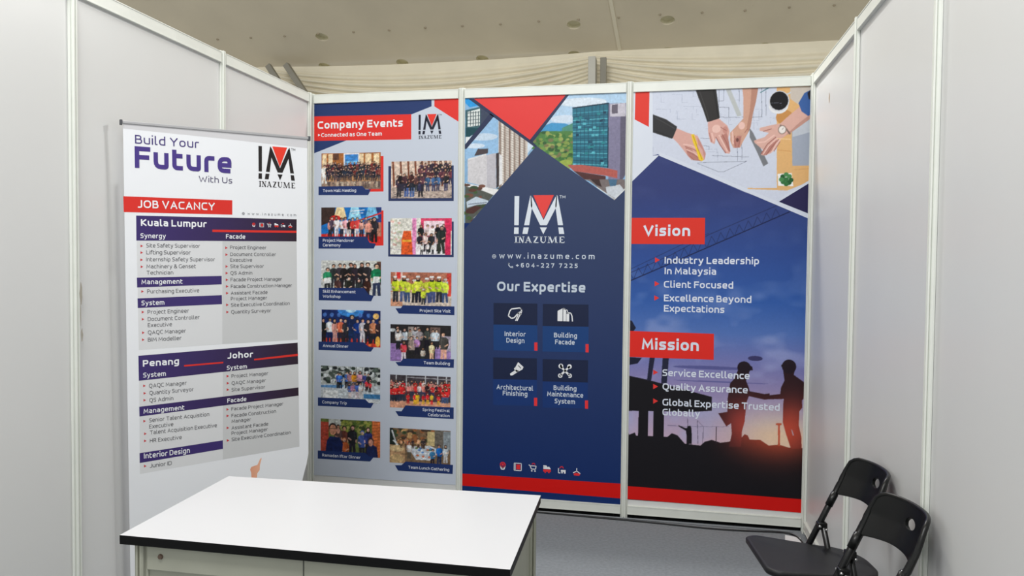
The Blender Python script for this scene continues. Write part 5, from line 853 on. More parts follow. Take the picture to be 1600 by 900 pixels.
EXPERTISE_PICTURE = [["p",[138,178,214],[[994.0,2488.5],[1982.3,2491.1],[1992.5,1797.4],[992.5,1661.9]]],["p",[176,206,232],[[1617.4,2481.9],[1975.0,2491.4],[1977.4,2329.5],[1490.0,2290.9]]],["e",[214,226,238],[1716.1,2433.8],142.1,26.9],["e",[206,220,236],[1611.5,2340.1],83.5,23.3],["p",[40,150,220],[[1006.1,2484.2],[1058.0,2478.6],[1098.2,2435.2],[1034.5,2425.7],[1006.3,2453.5]]],["p",[70,150,200],[[1466.9,2295.2],[1535.6,2319.7],[1611.8,2313.8],[1661.3,2297.5],[1661.7,2263.9],[1444.1,2269.4]]],["p",[80,140,120],[[1597.0,2288.0],[1661.1,2314.7],[1661.8,2256.4],[1597.2,2265.5]]],["p",[80,128,70],[[1428.7,2262.3],[1490.2,2272.0],[1661.6,2267.6],[1664.4,2046.7],[1414.2,2171.8]]],["e",[128,150,76],[1435.2,2214.3],20.1,8.1],["e",[54,92,54],[1574.5,2165.3],13.3,10.0],["e",[120,116,80],[1436.2,2217.1],8.1,8.2],["e",[104,150,78],[1508.3,2241.6],11.0,13.7],["e",[120,116,80],[1539.2,2124.7],18.8,10.8],["e",[64,112,58],[1449.0,2253.8],19.5,10.2],["e",[54,92,54],[1633.2,2201.5],12.0,12.8],["e",[104,150,78],[1624.5,2154.6],10.1,7.3],["e",[128,150,76],[1546.6,2154.9],8.6,13.0],["e",[150,164,92],[1468.9,2214.3],8.0,8.8],["e",[120,116,80],[1481.1,2175.0],12.4,12.6],["e",[64,112,58],[1635.5,2225.3],12.4,7.5],["e",[54,92,54],[1488.4,2263.9],17.1,9.0],["e",[120,116,80],[1472.3,2178.1],13.3,9.5],["e",[64,112,58],[1560.9,2202.5],8.8,6.9],["e",[150,164,92],[1657.0,2249.0],7.8,7.3],["e",[64,112,58],[1599.5,2188.1],19.4,6.5],["e",[104,150,78],[1621.8,2218.1],18.3,6.7],["e",[128,150,76],[1655.2,2098.8],19.7,10.7],["e",[150,164,92],[1523.8,2247.8],15.2,10.1],["e",[120,116,80],[1531.9,2232.2],9.2,10.6],["e",[64,112,58],[1526.7,2238.4],13.2,11.8],["e",[104,150,78],[1592.8,2162.3],12.5,9.0],["e",[128,150,76],[1470.2,2224.3],13.3,7.1],["e",[54,92,54],[1595.8,2110.9],15.1,6.4],["e",[150,164,92],[1505.4,2172.5],9.0,13.5],["e",[120,116,80],[1602.8,2155.3],16.3,7.8],["e",[104,150,78],[1600.3,2124.1],7.8,10.8],["e",[128,150,76],[1641.3,2102.5],18.9,13.7],["e",[54,92,54],[1470.0,2202.8],14.6,13.7],["e",[120,116,80],[1626.3,2151.9],15.3,13.5],["e",[64,112,58],[1609.1,2199.9],18.0,7.9],["e",[128,150,76],[1624.9,2196.0],11.2,10.8],["e",[54,92,54],[1624.8,2115.6],19.1,11.8],["e",[150,164,92],[1619.2,2132.9],12.1,9.5],["e",[120,116,80],[1537.0,2150.9],18.0,8.4],["e",[104,150,78],[1482.1,2175.8],9.2,12.5],["e",[128,150,76],[1482.5,2203.6],17.7,10.2],["e",[150,164,92],[1517.1,2187.7],19.6,12.4],["e",[120,116,80],[1600.1,2210.0],17.6,10.9],["e",[64,112,58],[1620.7,2184.0],17.3,12.3],["e",[54,92,54],[1644.2,2093.2],9.4,10.7],["e",[150,164,92],[1584.3,2245.6],13.4,12.9],["e",[120,116,80],[1640.9,2063.2],8.8,10.7],["e",[64,112,58],[1630.2,2122.3],11.6,6.5],["e",[104,150,78],[1644.3,2077.5],15.6,9.0],["e",[128,150,76],[1621.6,2087.4],16.5,10.8],["e",[54,92,54],[1493.9,2202.3],12.1,8.8],["e",[150,164,92],[1543.4,2240.7],16.6,9.0],["e",[120,116,80],[1453.9,2212.2],12.6,9.5],["e",[64,112,58],[1608.3,2242.2],10.4,8.4],["e",[128,150,76],[1440.7,2256.9],14.7,11.9],["e",[54,92,54],[1620.1,2142.7],11.7,12.9],["e",[150,164,92],[1597.9,2160.5],14.6,13.3],["e",[120,116,80],[1663.6,2061.6],9.2,8.6],["e",[64,112,58],[1515.6,2229.5],17.1,6.9],["e",[104,150,78],[1635.6,2136.7],15.1,9.4],["e",[128,150,76],[1647.6,2138.0],18.6,13.2],["e",[150,164,92],[1536.5,2186.2],18.1,10.4],["e",[64,112,58],[1532.5,2238.0],18.0,10.2],["e",[104,150,78],[1656.1,2147.5],19.0,8.5],["e",[54,92,54],[1606.4,2085.5],15.5,7.2],["e",[150,164,92],[1511.9,2258.6],12.3,13.4],["e",[64,112,58],[1568.6,2233.8],16.1,7.0],["e",[150,164,92],[1653.4,2239.3],19.8,6.7],["e",[120,116,80],[1564.9,2122.9],19.8,9.1],["e",[64,112,58],[1650.3,2122.5],13.5,7.5],["e",[104,150,78],[1473.2,2187.8],12.0,9.1],["e",[128,150,76],[1615.4,2182.6],15.3,6.6],["e",[150,164,92],[1635.6,2195.5],8.1,7.9],["e",[120,116,80],[1504.3,2186.9],14.7,8.6],["e",[104,150,78],[1610.2,2103.5],14.8,8.2],["e",[128,150,76],[1623.4,2200.9],18.2,9.8],["e",[54,92,54],[1571.5,2156.7],15.7,8.9],["e",[64,112,58],[1528.5,2163.9],12.5,10.4],["e",[104,150,78],[1590.5,2226.7],9.5,12.4],["e",[54,92,54],[1602.9,2216.9],15.4,8.3],["e",[150,164,92],[1633.1,2220.6],9.1,6.5],["e",[120,116,80],[1592.9,2218.4],11.6,13.6],["e",[64,112,58],[1598.6,2104.5],14.7,11.0],["e",[128,150,76],[1639.6,2171.3],9.5,7.3],["e",[150,164,92],[1580.0,2189.6],15.0,11.3],["e",[64,112,58],[1463.2,2261.4],8.6,9.9],["e",[104,150,78],[1587.3,2215.5],12.6,11.5],["e",[54,92,54],[1564.7,2177.0],10.3,11.5],["e",[150,164,92],[1588.5,2223.4],17.6,11.3],["e",[120,116,80],[1630.9,2094.8],13.7,11.7],["e",[150,164,92],[1632.1,2053.5],15.2,10.8],["e",[120,116,80],[1531.0,2217.8],17.5,11.0],["e",[64,112,58],[1454.3,2215.5],10.6,11.8],["e",[104,150,78],[1562.8,2221.4],16.2,10.6],["e",[128,150,76],[1481.1,2170.4],19.9,7.5],["e",[150,164,92],[1624.7,2064.3],12.6,12.0],["e",[64,112,58],[1628.2,2119.7],13.2,10.7],["e",[104,150,78],[1536.4,2146.8],18.6,13.7],["e",[54,92,54],[1649.7,2131.8],13.8,9.1],["e",[150,164,92],[1535.6,2139.7],15.2,7.1],["e",[120,116,80],[1662.2,2202.9],14.2,7.7],["e",[64,112,58],[1570.9,2248.6],11.9,9.2],["e",[104,150,78],[1492.8,2160.9],9.7,9.9],["e",[128,150,76],[1613.0,2127.8],19.5,13.5],["e",[54,92,54],[1533.7,2164.2],17.2,13.0],["e",[150,164,92],[1550.0,2120.7],16.2,10.2],["e",[120,116,80],[1541.2,2178.6],13.2,9.9],["e",[64,112,58],[1613.6,2229.1],9.1,13.1],["e",[128,150,76],[1642.9,2104.0],14.7,13.4],["e",[54,92,54],[1570.1,2168.1],9.9,7.4],["e",[150,164,92],[1612.9,2069.9],12.1,10.2],["e",[120,116,80],[1584.0,2133.1],11.1,13.0],["e",[104,150,78],[1586.0,2169.6],16.2,7.8],["e",[156,176,80],[1622.2,2084.9],38.1,17.1],["p",[40,108,130],[[1657.7,2399.9],[1865.4,2423.0],[1867.6,2049.5],[1664.8,2075.2]]],["l",[70,160,180],5,[[1660.4,2370.8],[1864.5,2380.9]]],["l",[26,78,100],5,[[1660.6,2349.8],[1864.8,2358.4]]],["l",[100,190,205],5,[[1660.9,2328.9],[1865.1,2335.9]]],["l",[70,160,180],5,[[1661.1,2308.0],[1865.4,2313.4]]],["l",[26,78,100],5,[[1661.4,2287.1],[1865.8,2290.9]]],["l",[100,190,205],5,[[1661.7,2266.1],[1866.1,2268.3]]],["l",[70,160,180],5,[[1661.9,2245.2],[1866.4,2245.8]]],["l",[26,78,100],5,[[1662.2,2224.3],[1866.7,2223.3]]],["l",[100,190,205],5,[[1662.4,2203.3],[1867.0,2200.7]]],["l",[70,160,180],5,[[1662.7,2182.3],[1867.3,2178.2]]],["l",[26,78,100],5,[[1663.0,2161.4],[1867.6,2155.7]]],["l",[100,190,205],5,[[1663.2,2140.4],[1867.9,2133.1]]],["l",[70,160,180],5,[[1663.5,2119.4],[1868.2,2110.5]]],["l",[26,78,100],5,[[1663.7,2098.4],[1868.6,2088.0]]],["l",[100,190,205],5,[[1664.0,2077.5],[1868.9,2065.4]]],["l",[24,66,88],3,[[1682.6,2401.4],[1686.8,2068.8]]],["l",[24,66,88],3,[[1705.2,2403.7],[1709.5,2067.0]]],["l",[24,66,88],3,[[1727.7,2405.9],[1732.1,2065.1]]],["l",[24,66,88],3,[[1750.1,2408.2],[1754.6,2063.2]]],["l",[24,66,88],3,[[1772.6,2410.4],[1777.2,2061.4]]],["l",[24,66,88],3,[[1794.9,2412.7],[1799.6,2059.5]]],["l",[24,66,88],3,[[1817.3,2414.9],[1822.1,2057.7]]],["l",[24,66,88],3,[[1839.5,2417.2],[1844.5,2055.8]]],["l",[24,66,88],3,[[1861.8,2419.4],[1866.8,2054.0]]],["p",[22,60,84],[[1765.4,2186.4],[1783.4,2186.7],[1783.6,2172.6],[1765.6,2172.2]]],["p",[90,180,196],[[1778.6,2293.0],[1796.6,2293.2],[1796.7,2279.1],[1778.8,2278.8]]],["p",[40,130,140],[[1697.2,2352.1],[1715.3,2352.3],[1715.4,2338.2],[1697.4,2338.0]]],["p",[30,84,108],[[1687.1,2327.7],[1705.2,2327.9],[1705.3,2313.7],[1687.3,2313.5]]],["p",[22,60,84],[[1753.8,2211.4],[1771.8,2211.7],[1772.0,2197.5],[1754.0,2197.2]]],["p",[90,180,196],[[1793.0,2249.3],[1810.9,2249.6],[1811.1,2235.5],[1793.1,2235.1]]],["p",[40,130,140],[[1802.4,2370.3],[1820.3,2370.5],[1820.5,2356.4],[1802.6,2356.2]]],["p",[30,84,108],[[1727.4,2345.9],[1745.4,2346.1],[1745.6,2331.9],[1727.6,2331.7]]],["p",[22,60,84],[[1759.4,2210.1],[1777.4,2210.4],[1777.6,2196.2],[1759.6,2195.9]]],["p",[90,180,196],[[1770.9,2248.2],[1788.9,2248.5],[1789.1,2234.3],[1771.1,2234.0]]],["p",[40,130,140],[[1731.8,2283.4],[1749.8,2283.7],[1750.0,2269.5],[1732.0,2269.3]]],["p",[30,84,108],[[1684.0,2325.1],[1702.0,2325.3],[1702.2,2311.1],[1684.1,2310.9]]],["p",[22,60,84],[[1754.0,2211.6],[1772.0,2211.9],[1772.2,2197.8],[1754.2,2197.5]]],["p",[90,180,196],[[1685.4,2130.2],[1703.5,2130.6],[1703.6,2116.4],[1685.5,2116.0]]],["p",[40,130,140],[[1669.5,2345.5],[1687.6,2345.7],[1687.8,2331.6],[1669.7,2331.3]]],["p",[30,84,108],[[1746.2,2281.7],[1764.2,2282.0],[1764.4,2267.9],[1746.4,2267.6]]],["p",[22,60,84],[[1760.5,2175.0],[1778.5,2175.4],[1778.7,2161.2],[1760.7,2160.9]]],["p",[90,180,196],[[1774.3,2146.4],[1792.3,2146.8],[1792.5,2132.6],[1774.5,2132.2]]],["p",[40,130,140],[[1751.5,2179.3],[1769.5,2179.6],[1769.7,2165.5],[1751.7,2165.1]]],["p",[30,84,108],[[1740.0,2343.4],[1758.0,2343.7],[1758.1,2329.5],[1740.2,2329.3]]],["p",[22,60,84],[[1678.1,2328.6],[1696.2,2328.8],[1696.4,2314.7],[1678.3,2314.4]]],["p",[90,180,196],[[1745.2,2298.7],[1763.2,2298.9],[1763.4,2284.8],[1745.4,2284.5]]],["p",[40,130,140],[[1767.8,2181.6],[1785.7,2182.0],[1785.9,2167.8],[1767.9,2167.5]]],["p",[30,84,108],[[1830.0,2333.9],[1847.8,2334.1],[1848.0,2320.0],[1830.2,2319.8]]],["p",[22,60,84],[[1836.2,2377.7],[1854.1,2377.9],[1854.2,2363.8],[1836.4,2363.6]]],["p",[90,180,196],[[1828.0,2085.9],[1845.9,2086.3],[1846.1,2072.2],[1828.2,2071.8]]],["p",[40,130,140],[[1733.0,2143.2],[1751.1,2143.6],[1751.2,2129.4],[1733.2,2129.0]]],["p",[30,84,108],[[1757.4,2213.2],[1775.3,2213.5],[1775.5,2199.4],[1757.6,2199.1]]],["p",[22,60,84],[[1822.1,2098.9],[1840.0,2099.3],[1840.2,2085.1],[1822.3,2084.7]]],["p",[90,180,196],[[1719.1,2316.2],[1737.1,2316.5],[1737.3,2302.3],[1719.3,2302.1]]],["p",[40,130,140],[[1831.2,2202.6],[1849.1,2202.9],[1849.3,2188.8],[1831.4,2188.5]]],["p",[30,84,108],[[1827.1,2312.8],[1845.0,2313.0],[1845.2,2298.9],[1827.3,2298.7]]],["p",[22,60,84],[[1817.5,2331.3],[1835.3,2331.6],[1835.5,2317.5],[1817.7,2317.2]]],["p",[90,180,196],[[1691.6,2296.5],[1709.7,2296.7],[1709.9,2282.6],[1691.8,2282.3]]],["p",[40,130,140],[[1832.4,2263.3],[1850.3,2263.6],[1850.4,2249.5],[1832.6,2249.2]]],["p",[30,84,108],[[1744.6,2294.9],[1762.6,2295.1],[1762.8,2281.0],[1744.8,2280.7]]],["p",[22,60,84],[[1679.2,2251.0],[1697.3,2251.3],[1697.5,2237.1],[1679.4,2236.8]]],["p",[90,180,196],[[1755.0,2281.0],[1773.0,2281.3],[1773.1,2267.1],[1755.2,2266.9]]],["p",[40,130,140],[[1796.9,2287.3],[1814.8,2287.5],[1815.0,2273.4],[1797.1,2273.2]]],["p",[30,84,108],[[1843.8,2108.1],[1861.7,2108.5],[1861.9,2094.4],[1844.0,2093.9]]],["l",[20,50,70],9,[[1656.2,2401.5],[1869.1,2422.8],[1869.1,2049.5]]],["p",[128,124,152],[[1868.4,2419.9],[1968.7,2421.8],[1970.3,2056.7],[1946.1,1946.0],[1871.9,1954.3]]],["p",[96,92,112],[[1937.3,2352.8],[1969.7,2351.8],[1971.7,2012.4],[1938.6,1953.5]]],["p",[196,192,204],[[1876.6,2417.4],[1965.0,2421.9],[1966.1,2344.6],[1877.6,2345.7]]],["p",[100,94,108],[[1886.3,2411.9],[1920.9,2416.0],[1921.7,2364.3],[1887.0,2361.7]]],["p",[178,92,84],[[1633.8,2071.2],[1720.7,2069.8],[1870.6,2047.2],[1924.2,2033.8],[1923.3,1989.3],[1856.3,2005.1],[1668.3,2035.4]]],["p",[82,50,50],[[1668.3,2035.4],[1856.3,2002.8],[1857.1,1947.0],[1729.3,1985.9]]],["p",[120,110,110],[[1721.8,1986.0],[1967.7,1982.8],[1972.8,1886.5],[1910.3,1861.0],[1759.5,1978.0]]],["p",[200,206,214],[[1857.2,1939.6],[1938.6,1953.5],[1968.7,1916.1],[1913.9,1872.1],[1865.2,1902.3]]],["p",[60,44,44],[[1766.9,1985.4],[1819.3,1984.7],[1834.9,1939.8],[1804.8,1951.3]]],["p",[72,110,140],[[1871.5,1984.0],[1923.4,1983.4],[1916.5,1946.3],[1883.2,1943.0]]],["l",[226,230,232],5,[[1805.0,1940.1],[1910.2,1868.4],[1972.1,1930.9]]],["p",[60,96,104],[[1009.1,2409.6],[1102.2,2427.4],[1177.8,2383.0],[1059.9,2248.4],[1010.8,2195.7]]],["p",[222,228,226],[[1022.8,2399.2],[1098.3,2416.1],[1099.2,2316.5],[1023.5,2309.3]]],["l",[48,66,72],5,[[1041.1,2402.5],[1041.8,2314.2]]],["l",[48,66,72],5,[[1057.1,2402.0],[1057.8,2313.8]]],["l",[48,66,72],5,[[1073.0,2401.5],[1073.8,2313.3]]],["l",[48,66,72],5,[[1088.9,2401.0],[1089.7,2312.9]]],["l",[60,80,86],4,[[1022.8,2391.6],[1098.5,2396.9]]],["l",[60,80,86],4,[[1023.0,2370.0],[1098.7,2375.5]]],["l",[60,80,86],4,[[1023.2,2348.5],[1098.9,2354.0]]],["l",[60,80,86],4,[[1023.4,2327.0],[1099.1,2332.6]]],["p",[20,70,80],[[1009.9,2303.5],[1091.4,2301.4],[1059.9,2252.3],[1010.4,2249.6]]],["p",[226,230,234],[[1012.0,2249.6],[1059.9,2248.4],[1012.4,2191.8]]],["p",[60,70,92],[[1102.3,2423.6],[1177.8,2383.0],[1103.3,2301.1]]],["p",[150,190,226],[[1174.8,2369.4],[1217.5,2343.8],[1219.7,2114.8],[1013.0,2118.6],[1012.5,2180.2]]],["e",[196,214,232],[1123.6,2246.9],87.2,21.9],["e",[206,222,238],[1068.4,2194.4],63.7,15.1],["p",[196,186,178],[[1213.6,2347.7],[1394.4,2221.5],[1393.3,2096.4],[1238.7,1938.6],[1217.4,1938.8]]],["p",[128,104,92],[[1219.1,2342.2],[1227.0,2336.6],[1230.8,1938.6],[1222.9,1938.7]]],["p",[228,222,214],[[1234.1,2331.9],[1242.0,2326.3],[1245.7,1938.5],[1237.9,1938.6]]],["p",[150,132,120],[[1249.2,2321.6],[1257.0,2316.0],[1260.7,1938.3],[1252.8,1938.4]]],["p",[206,198,190],[[1264.1,2311.3],[1272.0,2305.7],[1275.6,1938.2],[1267.8,1938.3]]],["p",[128,104,92],[[1279.1,2301.0],[1287.0,2295.4],[1290.3,1954.8],[1282.5,1954.9]]],["p",[228,222,214],[[1294.1,2290.7],[1301.9,2285.2],[1305.0,1971.4],[1297.2,1971.5]]],["p",[150,132,120],[[1309.0,2280.4],[1316.9,2274.9],[1319.7,1988.0],[1311.9,1988.1]]],["p",[206,198,190],[[1323.9,2270.2],[1331.8,2264.7],[1334.4,2004.6],[1326.6,2004.7]]],["p",[128,104,92],[[1338.8,2259.9],[1346.7,2254.4],[1349.0,2021.2],[1341.3,2021.3]]],["p",[228,222,214],[[1353.7,2249.7],[1361.5,2244.2],[1363.7,2037.7],[1355.9,2037.8]]],["p",[150,132,120],[[1368.6,2239.5],[1376.4,2234.0],[1378.3,2054.2],[1370.5,2054.3]]],["p",[206,198,190],[[1383.4,2229.3],[1391.2,2223.8],[1392.8,2070.7],[1385.1,2070.8]]],["l",[110,96,90],1.8,[[1217.8,2313.3],[1382.5,2240.7]]],["l",[110,96,90],1.8,[[1218.0,2298.8],[1382.7,2226.3]]],["l",[110,96,90],1.8,[[1218.1,2284.3],[1382.8,2211.9]]],["l",[110,96,90],1.8,[[1218.2,2269.8],[1383.0,2197.5]]],["l",[110,96,90],1.8,[[1218.4,2255.3],[1383.1,2183.1]]],["l",[110,96,90],1.8,[[1218.5,2240.8],[1383.3,2168.7]]],["l",[110,96,90],1.8,[[1218.6,2226.3],[1383.4,2154.3]]],["l",[110,96,90],1.8,[[1218.8,2211.8],[1383.6,2139.9]]],["l",[110,96,90],1.8,[[1218.9,2197.3],[1383.7,2125.4]]],["l",[110,96,90],1.8,[[1219.0,2182.8],[1383.9,2111.0]]],["l",[110,96,90],1.8,[[1219.2,2168.3],[1384.0,2096.6]]],["l",[110,96,90],1.8,[[1219.3,2153.8],[1384.2,2082.2]]],["l",[110,96,90],1.8,[[1219.4,2139.2],[1384.3,2067.8]]],["l",[110,96,90],1.8,[[1219.6,2124.7],[1384.5,2053.3]]],["l",[110,96,90],1.8,[[1219.7,2110.2],[1384.6,2038.9]]],["l",[110,96,90],1.8,[[1219.9,2095.7],[1384.8,2024.5]]],["l",[110,96,90],1.8,[[1220.0,2081.1],[1384.9,2010.0]]],["l",[110,96,90],1.8,[[1220.1,2066.6],[1385.1,1995.6]]],["l",[110,96,90],1.8,[[1220.3,2052.1],[1385.2,1981.1]]],["l",[110,96,90],1.8,[[1220.4,2037.5],[1385.4,1966.7]]],["l",[110,96,90],1.8,[[1220.5,2023.0],[1385.5,1952.2]]],["l",[110,96,90],1.8,[[1220.7,2008.4],[1385.7,1937.8]]],["l",[110,96,90],1.8,[[1220.8,1993.9],[1385.9,1923.3]]],["l",[110,96,90],1.8,[[1220.9,1979.3],[1386.0,1908.9]]],["l",[110,96,90],1.8,[[1221.1,1964.8],[1386.2,1894.4]]],["l",[110,96,90],1.8,[[1221.2,1950.2],[1386.3,1879.9]]],["p",[206,222,238],[[1392.1,2219.3],[1431.0,2190.4],[1392.9,2142.0]]],["p",[208,206,210],[[1025.1,2114.5],[1199.7,2148.8],[1204.0,1937.4],[1146.1,1945.7],[1026.2,1977.9]]],["p",[190,188,196],[[1144.4,2139.2],[1199.7,2148.8],[1204.0,1937.4],[1146.1,1945.7]]],["p",[64,56,58],[[1200.5,2147.3],[1219.3,2151.5],[1221.2,1954.1],[1205.6,1937.4]]],["p",[228,228,230],[[1219.4,2145.4],[1239.2,2129.7],[1240.7,1969.2],[1221.2,1954.1]]],["p",[76,68,72],[[1068.8,2140.6],[1088.4,2177.1],[1152.0,2175.8],[1149.9,2148.3],[1068.9,2134.5]]],["p",[220,220,222],[[1027.4,2118.3],[1140.4,2146.9],[1140.4,2137.7],[1027.5,2109.0]]],["p",[86,90,84],[[1010.2,1971.9],[1205.6,1935.1],[1244.8,1957.6],[1182.2,1893.1],[1012.4,1685.2]]],["p",[232,232,232],[[1014.2,1971.8],[1118.2,1951.4],[1241.1,1927.0],[1198.1,1894.5],[1102.5,1932.3],[1014.3,1952.5]]],["e",[92,62,52],[1097.8,1938.1],20.2,10.2],["e",[70,96,58],[1108.7,1858.1],22.8,12.4],["e",[120,80,66],[1115.4,1952.8],21.2,10.2],["e",[92,62,52],[1021.8,1959.8],22.9,7.1],["e",[70,96,58],[1035.7,1761.6],17.1,11.7],["e",[60,78,54],[1066.1,1943.1],26.9,11.8],["e",[92,62,52],[1147.2,1837.3],15.6,10.1],["e",[70,96,58],[1075.1,1916.0],13.0,8.8],["e",[120,80,66],[1036.2,1897.6],26.9,12.2],["e",[60,78,54],[1142.6,1836.5],23.3,7.3],["e",[120,80,66],[1105.3,1888.2],11.5,8.0],["e",[60,78,54],[1134.6,1832.7],21.1,11.2],["e",[92,62,52],[1057.1,1928.8],25.5,10.1],["e",[70,96,58],[1019.5,1791.5],22.9,11.0],["e",[120,80,66],[1033.7,1896.3],22.9,10.5],["e",[92,62,52],[1059.6,1743.2],13.5,9.0],["e",[60,78,54],[1105.7,1828.4],24.4,9.6],["e",[70,96,58],[1015.0,1892.9],25.5,7.1],["p",[196,210,224],[[1019.1,1859.6],[1078.9,1890.1],[1154.7,1866.4],[1152.5,1847.2],[1087.3,1841.4],[1023.4,1823.2]]],["l",[90,100,116],5,[[1031.2,1844.1],[1146.9,1854.9]]],["p",[170,176,186],[[1064.0,1762.7],[1115.5,1805.0],[1095.8,1778.0],[1072.1,1747.2]]],["p",[80,50,46],[[1015.5,1809.3],[1071.4,1836.1],[1115.3,1828.1],[1063.8,1787.4],[1015.6,1789.9]]]]


def sheet(root, x0, z0, x1, z1, col, name='vinyl_sheet'):
    bm = bmesh.new(); add_box(bm, (x0, 0, z0), (x1, 0.0008, z1)); me = finish(bm, name)
    set_ink(me, np.tile(np.array(lin(col), np.float32), (len(me.vertices), 1)))
    return obj(name, me, M_INK, root)

def poster(label, x0, x1, z0, z1, col):
    p = empty('wall_poster', (0, -0.0045, 0), label=label, cat='poster', group='printed posters on the back wall')
    sheet(p, x0, z0, x1, z1, col)
    return p
ZT = H - 0.057
ev = poster('pale poster of twelve event photographs headed Company Events, nearest the left wall', 0.006, 0.979, 0.120, ZT, (200, 208, 222))
build_art(ART_EVENTS, ev)

# ---- the twelve event photographs
SKIN = [(214, 168, 144), (196, 146, 118), (226, 184, 160)]
def person(cv, x, y, h, shirt, legs, r, hair=(34, 28, 28), hat=None):
    """x,y: feet, h: height, in the photograph's own units (0..100 x 0..62, y up)"""
    sk = r.choice(SKIN); w = h * .14 * r.uniform(.9, 1.1); x += r.uniform(-.6, .6)
    def jit(c, d=16): q = r.uniform(-d, d); return tuple(min(255, max(0, v + q + r.uniform(-5, 5))) for v in c)
    shirt = jit(shirt); legs = jit(legs, 10); sk = jit(sk, 14); t = r.uniform(-.25, .25) * w
    cv.poly(legs, [(x - w * .8, y), (x - w * .7, y + h * .5), (x + w * .7, y + h * .5), (x + w * .8 + t, y), (x + w * .2 + t, y), (x, y + h * .38), (x - w * .2, y)])
    cv.poly(shirt, [(x - w * .8, y + h * .42), (x - w * 1.15, y + h * .58), (x - w * 1.05, y + h * .78), (x - w * .4, y + h * .85), (x + w * .4, y + h * .85), (x + w * 1.05, y + h * .78), (x + w * 1.2, y + h * .58), (x + w * .8, y + h * .42)])
    s = r.choice((-1, 1)); dk = tuple(v * .72 for v in shirt); lt = tuple(min(255, v * 1.18 + 10) for v in shirt)
    cv.poly(dk, [(x + s * w * .25, y + h * .44), (x + s * w * .8, y + h * .44), (x + s * w * 1.1, y + h * .6), (x + s * w * .9, y + h * .78), (x + s * w * .5, y + h * .6)])
    cv.line(lt, w * .25, [(x - s * w * .5, y + h * .8), (x - s * w * .6, y + h * .55)])
    cv.line(sk, w * .32, [(x + s * w * 1.0, y + h * .60), (x + s * w * .2, y + h * .53)]); cv.line(sk, w * .28, [(x - s * w * .95, y + h * .56), (x - s * w * .85, y + h * .46)])
    hw = r.uniform(.48, .62); cv.ell(hair, (x + t, y + h * .945), w * hw, h * .078)
    if r.random() < .35: cv.poly(hair, [(x + t - w * .5, y + h * .94), (x + t + w * .5, y + h * .94), (x + t + w * .45, y + h * .80), (x + t - w * .45, y + h * .80)])
    cv.ell(sk, (x + t, y + h * .918), w * .38, h * .062); cv.ell(tuple(v * .8 for v in sk), (x + t + s * w * .15, y + h * .905), w * .2, h * .035)
    if hat: cv.poly(hat, [(x + t - w * .55, y + h * .95), (x + t - w * .4, y + h * 1.02), (x + t + w * .4, y + h * 1.02), (x + t + w * .55, y + h * .95)])
def crowd(cv, n, x0, x1, y, h, shirts, legs, r, rows=1, dy=5, hat=None):
    for q in range(rows):
        for i in range(n):
            person(cv, x0 + (x1 - x0) * (i + .5 + r.uniform(-.25, .25)) / n, y + (rows - 1 - q) * dy + r.uniform(-1, 1), h * r.uniform(.92, 1.06), r.choice(shirts), r.choice(legs), r, hat=hat)
